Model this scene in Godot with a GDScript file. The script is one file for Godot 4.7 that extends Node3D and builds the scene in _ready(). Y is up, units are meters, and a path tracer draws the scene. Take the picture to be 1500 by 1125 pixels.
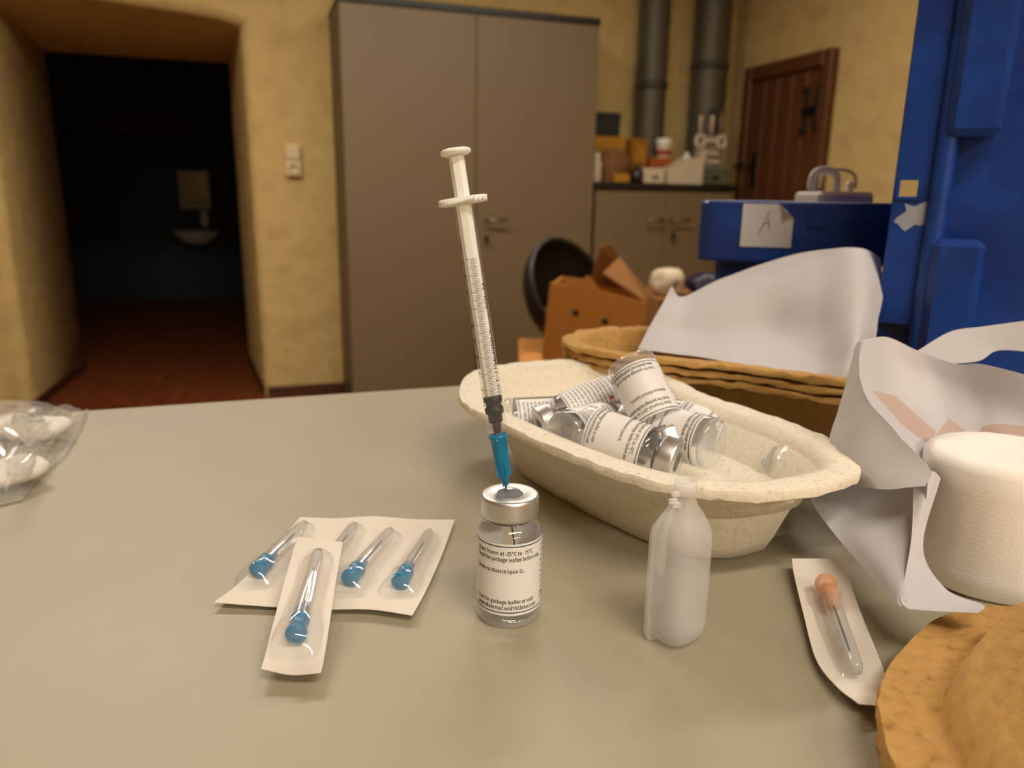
extends Node3D

const TT := 0.90            # table top height
const EYE := 1.0525         # camera height
const LAMP := Color(1.0, 0.955, 0.89)
const YAW := 19.0           # the room and the table stand turned by this much to the camera
var F := 1100.0             # focal length in pixels of the 1500 x 1125 frame
var cam_basis: Basis
var mats := {}
var textures := {}
var sans: SystemFont
var rng := RandomNumberGenerator.new()

func _ready():
	rng.seed = 7
	# ---- camera
	var cam := Camera3D.new()
	cam.name = "camera"
	add_child(cam)
	cam_basis = Basis.from_euler(Vector3(deg_to_rad(-14.0), 0, 0)) * Basis(Vector3(0, 0, 1), deg_to_rad(0.9))
	cam.transform = Transform3D(cam_basis, Vector3(0, EYE, 0))
	cam.near = 0.02
	cam.far = 40.0
	var lens := CameraAttributesPhysical.new()
	lens.frustum_focal_length = 12.0 * F / 562.5
	lens.frustum_near = 0.02
	lens.frustum_far = 40.0
	lens.frustum_focus_distance = 0.275
	lens.exposure_aperture = lens.frustum_focal_length / 2.2
	cam.attributes = lens
	cam.current = true
	# ---- surroundings and exposure
	var env := Environment.new()
	env.background_mode = Environment.BG_COLOR
	env.background_color = Color(0.0, 0.0, 0.0)
	env.tonemap_mode = Environment.TONE_MAPPER_LINEAR
	env.tonemap_exposure = 1.34
	env.sdfgi_enabled = true
	env.ssao_enabled = true
	env.ssil_enabled = true
	var we := WorldEnvironment.new()
	we.name = "surroundings"
	we.environment = env
	add_child(we)
	# ---- lights: ceiling tube lamps and one added front light
	tube_lamp(Vector3(0.30, 2.5, 0.70), 1.7, "long ceiling tube lamp over the near edge of the table")
	tube_lamp(Vector3(0.60, 2.5, 2.5), 4.6, "unseen tube lamp added behind the photographer to brighten surfaces facing the camera")  # added front light, brightens what faces the camera
	tube_lamp(Vector3(-0.45, 2.5, -2.35), 2.9, "long ceiling tube lamp in front of the doorway")
	tube_lamp(Vector3(1.25, 2.5, -2.2), 1.7, "long ceiling tube lamp in front of the tall cupboard")

	make_materials()
	build_room()
	build_background()
	build_table()
	build_dishes()
	build_vials()
	build_syringe()
	build_ampoule()
	build_needle_packs()
	build_crates()
	build_papers()
	build_bag()

# ------------------------------------------------------------------ places
func rp(u: float, y: float, v: float) -> Vector3:      # room axes (along the back wall, up, towards the camera) to the world
	return Vector3(u, y, v).rotated(Vector3.UP, deg_to_rad(YAW))

func sight(x: float, y: float) -> Vector3:
	return cam_basis * Vector3((x - 750.0) / F, -(y - 562.5) / F, -1.0)

func at(x: float, y: float, d: float) -> Vector3:      # a point at that horizontal distance
	var r := sight(x, y)
	return Vector3(0, EYE, 0) + r * (d / Vector2(r.x, r.z).length())

func onto(x: float, y: float, h: float) -> Vector3:    # a point at height h above the table top
	var r := sight(x, y)
	return Vector3(0, EYE, 0) + r * ((TT + h - EYE) / r.y)

# ------------------------------------------------------------------ nodes
func tag(o: Node, label: String, category := "", group := "", kind := ""):
	if label: o.set_meta("label", label)
	if category: o.set_meta("category", category)
	if group: o.set_meta("group", group)
	if kind: o.set_meta("kind", kind)
	return o

var used_names := {}
func numbered(called: String) -> String:
	var n: int = used_names.get(called, 0)
	used_names[called] = n + 1
	return called if n == 0 else "%s_%03d" % [called, n]

func thing(called: String, label: String, category: String, where := Transform3D(), group := "") -> Node3D:
	var o := Node3D.new()
	o.name = numbered(called)
	add_child(o, true)
	o.transform = where
	tag(o, label, category, group)
	return o

func part(called: String, st: SurfaceTool, m: Material, parent: Node = self, smooth := true) -> MeshInstance3D:
	var o := MeshInstance3D.new()
	o.name = numbered(called) if parent == self else called
	if smooth or true:
		st.generate_normals()
	o.mesh = st.commit()
	o.material_override = null
	for i in o.mesh.get_surface_count():
		o.mesh.surface_set_material(i, m)
	o.cast_shadow = GeometryInstance3D.SHADOW_CASTING_SETTING_ON
	parent.add_child(o, true)
	return o

func share(called: String, src: MeshInstance3D, parent: Node, xf: Transform3D) -> MeshInstance3D:
	var o := MeshInstance3D.new()
	o.name = called
	o.mesh = src.mesh
	o.transform = xf
	parent.add_child(o, true)
	return o

func struct(called: String, st: SurfaceTool, m: Material, label := "", parent: Node = self) -> MeshInstance3D:
	var o := part(called, st, m, parent)
	if parent == self:
		o.set_meta("kind", "structure")
		if label: o.set_meta("label", label)
	return o

# ------------------------------------------------------------------ shapes
func begin(flat := false) -> SurfaceTool:
	var st := SurfaceTool.new()
	st.begin(Mesh.PRIMITIVE_TRIANGLES)
	st.set_smooth_group(-1 if flat else 0)
	return st

func tri(st: SurfaceTool, a: Vector3, b: Vector3, c: Vector3):   # counter-clockwise as seen from outside
	st.add_vertex(a); st.add_vertex(c); st.add_vertex(b)

func quad(st: SurfaceTool, a: Vector3, b: Vector3, c: Vector3, d: Vector3):
	tri(st, a, b, c)
	tri(st, a, c, d)

func grid(st: SurfaceTool, rows: Array, closed := false, uvs := false):
	var nv := rows.size()
	var nu: int = rows[0].size()
	for j in nv - 1:
		for i in (nu if closed else nu - 1):
			var k := (i + 1) % nu
			var p := [rows[j][i], rows[j][k], rows[j + 1][k], rows[j + 1][i]]
			var w := [Vector2(float(i) / (nu - 1), float(j) / (nv - 1)), Vector2(float(i + 1) / (nu - 1), float(j) / (nv - 1)), Vector2(float(i + 1) / (nu - 1), float(j + 1) / (nv - 1)), Vector2(float(i) / (nu - 1), float(j + 1) / (nv - 1))]
			for n in [0, 2, 1, 0, 3, 2]:
				if uvs: st.set_uv(w[n])
				st.add_vertex(p[n])

func fan(st: SurfaceTool, ring: Array, c: Vector3, turned := false):
	for i in ring.size():
		var k := (i + 1) % ring.size()
		if turned: tri(st, c, ring[k], ring[i])
		else: tri(st, c, ring[i], ring[k])

func lathe(st: SurfaceTool, profile: Array, n := 48, xf := Transform3D()):   # profile: Vector2(radius, height)
	var rows := []
	for p in profile:
		var row := []
		for i in n:
			var t := TAU * i / n
			row.append(xf * Vector3(maxf(p.x, 0.00001) * cos(t), p.y, -maxf(p.x, 0.00001) * sin(t)))
		rows.append(row)
	grid(st, rows, true)

func tube(st: SurfaceTool, path: Array, radius, n := 12, caps := true):
	var rows := []
	var side := Vector3.ZERO
	for i in path.size():
		var t: Vector3 = (path[mini(i + 1, path.size() - 1)] - path[maxi(i - 1, 0)]).normalized()
		if side == Vector3.ZERO:
			side = t.cross(Vector3.UP if absf(t.y) < 0.9 else Vector3.RIGHT).normalized()
		side = (side - t * side.dot(t)).normalized()
		var b := t.cross(side)
		var r: float = radius[i] if radius is Array else radius
		var row := []
		for k in n:
			var a := TAU * k / n
			row.append(path[i] + side * cos(a) * r + b * sin(a) * r)
		rows.append(row)
	grid(st, rows, true)
	if caps:
		fan(st, rows[0], path[0], true)
		fan(st, rows[-1], path[-1])

func box(st: SurfaceTool, lo: Vector3, hi: Vector3, bevel := 0.0, xf := Transform3D()):   # a block with chamfered edges
	var c := (lo + hi) / 2
	var h := (hi - lo) / 2
	var b := minf(bevel, minf(h.x, minf(h.y, h.z)) * 0.95)
	var P := func(sx, sy, sz, axis):
		var q := Vector3(sx * (h.x - (0.0 if axis == 0 else b)), sy * (h.y - (0.0 if axis == 1 else b)), sz * (h.z - (0.0 if axis == 2 else b)))
		return c + q
	var face := func(ps: Array):
		var m := Vector3.ZERO
		for p in ps: m += p
		m /= ps.size()
		var nrm: Vector3 = (ps[1] - ps[0]).cross(ps[2] - ps[0])
		if nrm.dot(m - c) < 0: ps.reverse()
		for i in range(1, ps.size() - 1): tri(st, xf * ps[0], xf * ps[i], xf * ps[i + 1])
	for s in [-1.0, 1.0]:
		face.call([P.call(s, -1, -1, 0), P.call(s, 1, -1, 0), P.call(s, 1, 1, 0), P.call(s, -1, 1, 0)])
		face.call([P.call(-1, s, -1, 1), P.call(1, s, -1, 1), P.call(1, s, 1, 1), P.call(-1, s, 1, 1)])
		face.call([P.call(-1, -1, s, 2), P.call(1, -1, s, 2), P.call(1, 1, s, 2), P.call(-1, 1, s, 2)])
	if b > 0:
		for s in [-1.0, 1.0]:
			for t in [-1.0, 1.0]:
				face.call([P.call(s, t, -1, 0), P.call(s, t, 1, 0), P.call(s, t, 1, 1), P.call(s, t, -1, 1)])
				face.call([P.call(s, -1, t, 0), P.call(s, 1, t, 0), P.call(s, 1, t, 2), P.call(s, -1, t, 2)])
				face.call([P.call(-1, s, t, 1), P.call(1, s, t, 1), P.call(1, s, t, 2), P.call(-1, s, t, 2)])
				for w in [-1.0, 1.0]:
					face.call([P.call(s, t, w, 0), P.call(s, t, w, 1), P.call(s, t, w, 2)])

func block(lo: Vector3, hi: Vector3, bevel := 0.0, xf := Transform3D()) -> SurfaceTool:
	var st := begin(true)
	box(st, lo, hi, bevel, xf)
	return st

func prism(st: SurfaceTool, poly: PackedVector2Array, z0: float, z1: float, xf := Transform3D()):   # an outline in x, y drawn out from z0 to z1
	if Geometry2D.is_polygon_clockwise(poly): poly.reverse()     # clockwise in y-down terms is counter-clockwise here
	var ids := Geometry2D.triangulate_polygon(poly)
	var area := 0.0
	for i in poly.size(): area += poly[i].cross(poly[(i + 1) % poly.size()])
	for k in range(0, ids.size(), 3):
		var a := poly[ids[k]]; var b := poly[ids[k + 1]]; var c := poly[ids[k + 2]]
		if (b - a).cross(c - a) < 0:
			var s := b; b = c; c = s
		tri(st, xf * Vector3(a.x, a.y, z1), xf * Vector3(b.x, b.y, z1), xf * Vector3(c.x, c.y, z1))
		tri(st, xf * Vector3(a.x, a.y, z0), xf * Vector3(c.x, c.y, z0), xf * Vector3(b.x, b.y, z0))
	for i in poly.size():
		var a := poly[i]; var b := poly[(i + 1) % poly.size()]
		if area < 0:
			var s := a; a = b; b = s
		quad(st, xf * Vector3(a.x, a.y, z0), xf * Vector3(b.x, b.y, z0), xf * Vector3(b.x, b.y, z1), xf * Vector3(a.x, a.y, z1))

func rounded(w: float, h: float, r: float, n := 6) -> PackedVector2Array:
	var out := PackedVector2Array()
	for q in 4:
		var c := Vector2((w / 2 - r) * (1 if q in [0, 3] else -1), (h / 2 - r) * (1 if q < 2 else -1))
		for i in n + 1:
			out.append(c + Vector2.from_angle(PI / 2 * (q + float(i) / n)) * r)
	return out

func cr(a: Vector3, b: Vector3, c: Vector3, d: Vector3, t: float) -> Vector3:
	return b.cubic_interpolate(c, a, d, t)

func along(p: Array, t: float) -> Vector3:             # t from 0 to 1 through the points
	var s := clampf(t, 0, 1) * (p.size() - 1)
	var i := mini(int(s), p.size() - 2)
	var before: Vector3 = p[i - 1] if i > 0 else p[0] * 2 - p[1]
	var after: Vector3 = p[i + 2] if i + 2 < p.size() else p[-1] * 2 - p[-2]
	return cr(before, p[i], p[i + 1], after, s - i)

func patch(ctrl: Array, nu: int, nv: int) -> Array:    # a smooth sheet through rows of points
	var cols := []
	for row in ctrl:
		var line := []
		for i in nu: line.append(along(row, float(i) / (nu - 1)))
		cols.append(line)
	var out := []
	for j in nv:
		var line := []
		for i in nu:
			var c := []
			for r in cols: c.append(r[i])
			line.append(along(c, float(j) / (nv - 1)))
		out.append(line)
	return out

func wrinkle(rows: Array, amount: float, freq: float, sd: int, edge := true):   # creases a sheet along its normals
	var n := FastNoiseLite.new()
	n.seed = sd
	n.noise_type = FastNoiseLite.TYPE_SIMPLEX
	n.fractal_type = FastNoiseLite.FRACTAL_RIDGED
	n.fractal_octaves = 2
	n.frequency = freq
	var src := rows.duplicate(true)
	for j in rows.size():
		for i in rows[j].size():
			var du: Vector3 = src[j][mini(i + 1, src[j].size() - 1)] - src[j][maxi(i - 1, 0)]
			var dv: Vector3 = src[mini(j + 1, src.size() - 1)][i] - src[maxi(j - 1, 0)][i]
			rows[j][i] += du.cross(dv).normalized() * n.get_noise_3dv(src[j][i] * 1000.0) * amount

func slab(st: SurfaceTool, rows: Array, thick: float):   # a sheet with both faces and its edges
	var back := rows.duplicate(true)
	for j in rows.size():
		for i in rows[j].size():
			var du: Vector3 = rows[j][mini(i + 1, rows[j].size() - 1)] - rows[j][maxi(i - 1, 0)]
			var dv: Vector3 = rows[mini(j + 1, rows.size() - 1)][i] - rows[maxi(j - 1, 0)][i]
			back[j][i] = rows[j][i] - du.cross(dv).normalized() * thick
	grid(st, rows, false, true)
	var turned := back.duplicate(true)
	for r in turned: r.reverse()
	grid(st, turned)
	st.set_smooth_group(-1)
	var first := []; var last := []; var first_b := []; var last_b := []
	for j in rows.size():
		first.append(rows[j][0]); first_b.append(back[j][0]); last.append(rows[j][-1]); last_b.append(back[j][-1])
	grid(st, [back[0], rows[0]])
	grid(st, [rows[-1], back[-1]])
	grid(st, [first, first_b])
	grid(st, [last_b, last])
	st.set_smooth_group(0)

func lettering(st: SurfaceTool, text: String, height: float, width: float, place: Callable, bold := false, align := 0):
	# flat letters; place turns (x along the line, y up, z out of the face) into a point
	var tm := TextMesh.new()
	var f := SystemFont.new()
	f.font_names = PackedStringArray(["Droid Sans"])
	if bold: f.font_weight = 700
	tm.font = f
	tm.text = text
	tm.font_size = 32
	tm.pixel_size = 0.01
	tm.depth = 0.0
	tm.curve_step = 4.0
	tm.horizontal_alignment = HORIZONTAL_ALIGNMENT_LEFT
	tm.vertical_alignment = VERTICAL_ALIGNMENT_CENTER
	var a := tm.get_mesh_arrays()
	var v: PackedVector3Array = a[Mesh.ARRAY_VERTEX]
	var idx: PackedInt32Array = a[Mesh.ARRAY_INDEX] if a[Mesh.ARRAY_INDEX] != null else PackedInt32Array(range(v.size()))
	var lo := Vector3(1e9, 1e9, 0); var hi := Vector3(-1e9, -1e9, 0)
	for p in v:
		lo = lo.min(p); hi = hi.max(p)
	var k := height / 0.24      # cap height of a 32 px letter at this size
	var kx := width / (hi.x - lo.x) if width > 0 else k
	var shift := -lo.x if align == 0 else -(lo.x + hi.x) / 2
	for i in range(0, idx.size(), 3):
		var q := []
		for n in 3:
			var p := v[idx[i + n]]
			q.append(place.call((p.x + shift) * kx, p.y * k, 0.0))
		st.add_vertex(q[0]); st.add_vertex(q[1]); st.add_vertex(q[2])

# ------------------------------------------------------------------ materials
func noise(key: String, freq: float, sd: int, kind := FastNoiseLite.TYPE_SIMPLEX_SMOOTH, octaves := 4, ramp = null, size := 512, normal := false, strength := 4.0) -> Texture2D:
	if textures.has(key): return textures[key]
	var n := FastNoiseLite.new()
	n.noise_type = kind
	n.frequency = freq
	n.seed = sd
	n.fractal_octaves = octaves
	var t := NoiseTexture2D.new()
	t.width = size; t.height = size
	t.seamless = true
	t.noise = n
	t.as_normal_map = normal
	t.bump_strength = strength
	if ramp:
		var g := Gradient.new()
		g.offsets = PackedFloat32Array(ramp[0])
		g.colors = PackedColorArray(ramp[1])
		t.color_ramp = g
	textures[key] = t
	return t

func mat(key: String, color: Color, rough := 0.6, metal := 0.0) -> StandardMaterial3D:
	if mats.has(key): return mats[key]
	var m := StandardMaterial3D.new()
	m.resource_name = key
	m.albedo_color = color
	m.roughness = rough
	m.metallic = metal
	mats[key] = m
	return m

func tri_scale(m: StandardMaterial3D, s: Vector3, world := false):
	m.uv1_triplanar = true
	m.uv1_world_triplanar = world
	m.uv1_scale = s

func bump(m: StandardMaterial3D, t: Texture2D, cm: float):
	m.heightmap_enabled = true
	m.heightmap_texture = t
	m.heightmap_scale = cm

func clear(key: String, color: Color, alpha: float, rough: float) -> StandardMaterial3D:
	var m := mat(key, Color(color, alpha), rough)
	m.transparency = BaseMaterial3D.TRANSPARENCY_ALPHA
	m.cull_mode = BaseMaterial3D.CULL_DISABLED
	return m

func make_materials():
	var soft := [[0.0, 1.0], [Color(0.92, 0.92, 0.92), Color(1, 1, 1)]]
	var m := mat("table", Color(0.65, 0.617, 0.525), 0.48)
	m.albedo_texture = noise("table_tone", 0.01, 3, FastNoiseLite.TYPE_SIMPLEX_SMOOTH, 3, [[0.0, 1.0], [Color(0.965, 0.965, 0.965), Color(1, 1, 1)]])
	tri_scale(m, Vector3.ONE * 2.0)
	mat("table_edge", Color(0.66, 0.63, 0.56), 0.5)
	mat("steel_leg", Color(0.35, 0.35, 0.36), 0.4, 0.6)
	m = mat("plaster", Color(0.79, 0.69, 0.455), 0.9)
	m.albedo_texture = noise("plaster_tone", 0.012, 5, FastNoiseLite.TYPE_SIMPLEX_SMOOTH, 4, [[0.0, 0.5, 1.0], [Color(0.9, 0.88, 0.86), Color(1, 1, 1), Color(0.95, 0.94, 0.92)]])
	tri_scale(m, Vector3.ONE * 0.7, true)
	bump(m, noise("plaster_bump", 0.016, 8, FastNoiseLite.TYPE_SIMPLEX_SMOOTH, 4), 0.6)
	m = mat("ceiling", Color(0.92, 0.89, 0.81), 0.9)
	m = mat("painted_shade", Color(0.10, 0.10, 0.12), 0.6)  # near-black stands in for the lack of light beyond the doorway
	m = mat("floorboards", Color(0.55, 0.28, 0.12), 0.5)
	m.albedo_texture = noise("floor_grain", 0.03, 2, FastNoiseLite.TYPE_SIMPLEX_SMOOTH, 4, [[0.0, 1.0], [Color(0.6, 0.58, 0.55), Color(1, 1, 1)]])
	tri_scale(m, Vector3(2, 1, 0.3))
	m = mat("laminate", Color(0.455, 0.385, 0.28), 0.5)
	m = mat("laminate_edge", Color(0.34, 0.28, 0.21), 0.5)
	mat("black_top", Color(0.06, 0.055, 0.05), 0.45)
	mat("nickel", Color(0.55, 0.5, 0.42), 0.35, 0.9)
	m = mat("door_wood", Color(0.40, 0.225, 0.085), 0.5)
	m.albedo_texture = noise("wood_grain", 0.02, 12, FastNoiseLite.TYPE_SIMPLEX_SMOOTH, 5, [[0.0, 0.5, 1.0], [Color(0.6, 0.56, 0.52), Color(0.9, 0.9, 0.9), Color(1, 1, 1)]])
	tri_scale(m, Vector3(8, 0.6, 8))
	mat("black_iron", Color(0.05, 0.04, 0.04), 0.5, 0.3)
	mat("zinc", Color(0.33, 0.31, 0.25), 0.5, 0.2)
	mat("zinc_dark", Color(0.25, 0.235, 0.19), 0.5, 0.2)
	mat("skirting", Color(0.30, 0.15, 0.07), 0.5)
	mat("white_plastic", Color(0.86, 0.84, 0.80), 0.4)
	mat("cream_plastic", Color(0.85, 0.77, 0.6), 0.4)
	mat("black_plastic", Color(0.025, 0.02, 0.02), 0.5)
	m = mat("cardboard", Color(0.74, 0.50, 0.20), 0.85)
	mat("cardboard_inside", Color(0.52, 0.34, 0.15), 0.9)
	mat("pine", Color(0.74, 0.50, 0.25), 0.6)
	# pulp
	var fibre := noise("pulp_bump", 0.045, 21, FastNoiseLite.TYPE_SIMPLEX_SMOOTH, 5)
	m = mat("pulp_grey", Color(0.935, 0.90, 0.83), 0.95)
	m.albedo_texture = noise("pulp_specks", 0.05, 23, FastNoiseLite.TYPE_SIMPLEX_SMOOTH, 5, [[0.0, 0.14, 0.22, 0.7, 1.0], [Color(0.7, 0.66, 0.58), Color(0.86, 0.84, 0.80), Color(0.96, 0.96, 0.95), Color(1, 1, 1), Color(0.97, 0.96, 0.94)]])
	tri_scale(m, Vector3.ONE * 11.0)
	bump(m, fibre, 0.035)
	m = mat("pulp_brown", Color(0.77, 0.60, 0.34), 0.95)
	m.albedo_texture = noise("pulp_brown_tone", 0.03, 27, FastNoiseLite.TYPE_SIMPLEX_SMOOTH, 5, [[0.0, 0.3, 0.7, 1.0], [Color(0.7, 0.66, 0.58), Color(0.93, 0.92, 0.9), Color(1, 1, 1), Color(0.93, 0.93, 0.88)]])
	tri_scale(m, Vector3.ONE * 9.0)
	bump(m, fibre, 0.05)
	# vials
	clear("glass", Color(1, 1, 1), 0.02, 0.03)
	clear("thick_glass", Color(0.88, 0.89, 0.89), 0.13, 0.06)
	mat("label_paper", Color(0.93, 0.92, 0.91), 0.45)
	mat("ink", Color(0.06, 0.06, 0.07), 0.6)
	mat("grey_ink", Color(0.40, 0.40, 0.42), 0.6)
	mat("blue_ink", Color(0.10, 0.26, 0.42), 0.5)
	mat("red_ink", Color(0.75, 0.1, 0.08), 0.5)
	m = mat("aluminium", Color(0.86, 0.86, 0.86), 0.40, 1.0)
	mat("rubber_grey", Color(0.42, 0.42, 0.43), 0.6)
	mat("rubber_black", Color(0.02, 0.02, 0.022), 0.45)
	# syringe and needles
	clear("syringe_clear", Color(0.95, 0.95, 0.95), 0.06, 0.06)
	m = mat("syringe_white", Color(0.97, 0.96, 0.94), 0.35)
	m.subsurf_scatter_enabled = true
	m.subsurf_scatter_strength = 0.15
	clear("hub_blue", Color(0.03, 0.54, 0.74), 0.66, 0.28)
	mat("hub_blue_solid", Color(0.01, 0.48, 0.68), 0.25)
	clear("hub_orange", Color(0.94, 0.66, 0.44), 0.42, 0.3)
	mat("needle_steel", Color(0.25, 0.24, 0.23), 0.3, 0.9)
	clear("blister_film", Color(0.97, 0.97, 0.97), 0.08, 0.08)
	clear("sheath", Color(0.80, 0.80, 0.80), 0.28, 0.12)
	m = mat("pack_paper", Color(0.90, 0.87, 0.82), 0.8)
	# ampoule
	clear("ampoule_film", Color(0.96, 0.96, 0.96), 0.34, 0.30)
	clear("ampoule_water", Color(0.70, 0.70, 0.71), 0.26, 0.35)
	# papers
	m = mat("paper", Color(0.80, 0.79, 0.80), 0.8)
	m.backlight_enabled = true
	m.backlight = Color(0.3, 0.3, 0.3)
	m.cull_mode = BaseMaterial3D.CULL_DISABLED
	mat("swab", Color(0.98, 0.96, 0.93), 0.95)
	bump(mats["swab"], noise("swab_bump", 0.1, 31, FastNoiseLite.TYPE_SIMPLEX_SMOOTH, 4), 0.010)
	tri_scale(mats["swab"], Vector3.ONE * 14)
	mat("faint_orange", Color(0.86, 0.67, 0.60), 0.8)
	# crates
	m = mat("crate_blue", Color(0.03, 0.235, 0.56), 0.36)
	m.albedo_texture = noise("crate_tone", 0.008, 41, FastNoiseLite.TYPE_SIMPLEX_SMOOTH, 5, [[0.0, 0.55, 0.72, 1.0], [Color(0.7, 0.75, 0.82), Color(0.9, 0.9, 0.9), Color(1, 1, 1), Color(1, 1, 1)]])
	tri_scale(m, Vector3.ONE * 3.0)
	bump(m, noise("crate_scuff", 0.05, 43, FastNoiseLite.TYPE_SIMPLEX_SMOOTH, 5), 0.02)
	clear("glue_residue", Color(0.75, 0.77, 0.8), 0.5, 0.4)
	clear("bag_film", Color(0.93, 0.93, 0.92), 0.20, 0.14)
	mat("cotton", Color(0.90, 0.88, 0.84), 1.0)
	var lamp := mat("lamp_glow", Color(1, 0.96, 0.88), 0.5)
	lamp.emission_enabled = true
	lamp.emission = Color(1.0, 0.95, 0.86)
	lamp.emission_energy_multiplier = 3.0

# ------------------------------------------------------------------ lamps
func tube_lamp(where: Vector3, energy: float, label: String):
	var length := 1.25
	var wide := 0.13
	var glow := mat("lamp_glow", Color(1, 0.96, 0.88), 0.5)
	glow.emission_enabled = true
	glow.emission = LAMP
	glow.emission_energy_multiplier = 1.5
	var xf := Transform3D(Basis(Vector3.UP, deg_to_rad(YAW)), rp(where.x, where.y, where.z))
	var t := thing("ceiling_lamp", label, "ceiling lamp", xf)
	part("housing", block(Vector3(-length / 2 - 0.03, 0.0, -wide / 2 - 0.02), Vector3(length / 2 + 0.03, 0.10, wide / 2 + 0.02), 0.008), mat("white_plastic", Color(0.86, 0.84, 0.80), 0.4), t)
	part("lamp_diffuser", block(Vector3(-length / 2, -0.02, -wide / 2), Vector3(length / 2, 0.0, wide / 2), 0.004), glow, t)
	var l := AreaLight3D.new()
	l.name = "tube_light"
	l.area_size = Vector2(length, wide)
	l.light_energy = energy
	l.light_color = LAMP
	l.area_range = 14.0
	l.area_attenuation = 2.0
	l.shadow_enabled = true
	t.add_child(l)
	l.transform = Transform3D(Basis(Vector3.RIGHT, -PI / 2), Vector3(0, -0.025, 0))

# ------------------------------------------------------------------ the room
func room_xf() -> Transform3D:
	return Transform3D(Basis(Vector3.UP, deg_to_rad(YAW)), Vector3.ZERO)

func hexa(st: SurfaceTool, p: Array):    # eight corners: bottom ring 0..3, top ring 4..7, counter-clockwise from above
	quad(st, p[3], p[2], p[1], p[0]); quad(st, p[4], p[5], p[6], p[7])
	for i in 4:
		var k := (i + 1) % 4
		quad(st, p[i], p[k], p[k + 4], p[i + 4])

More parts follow.
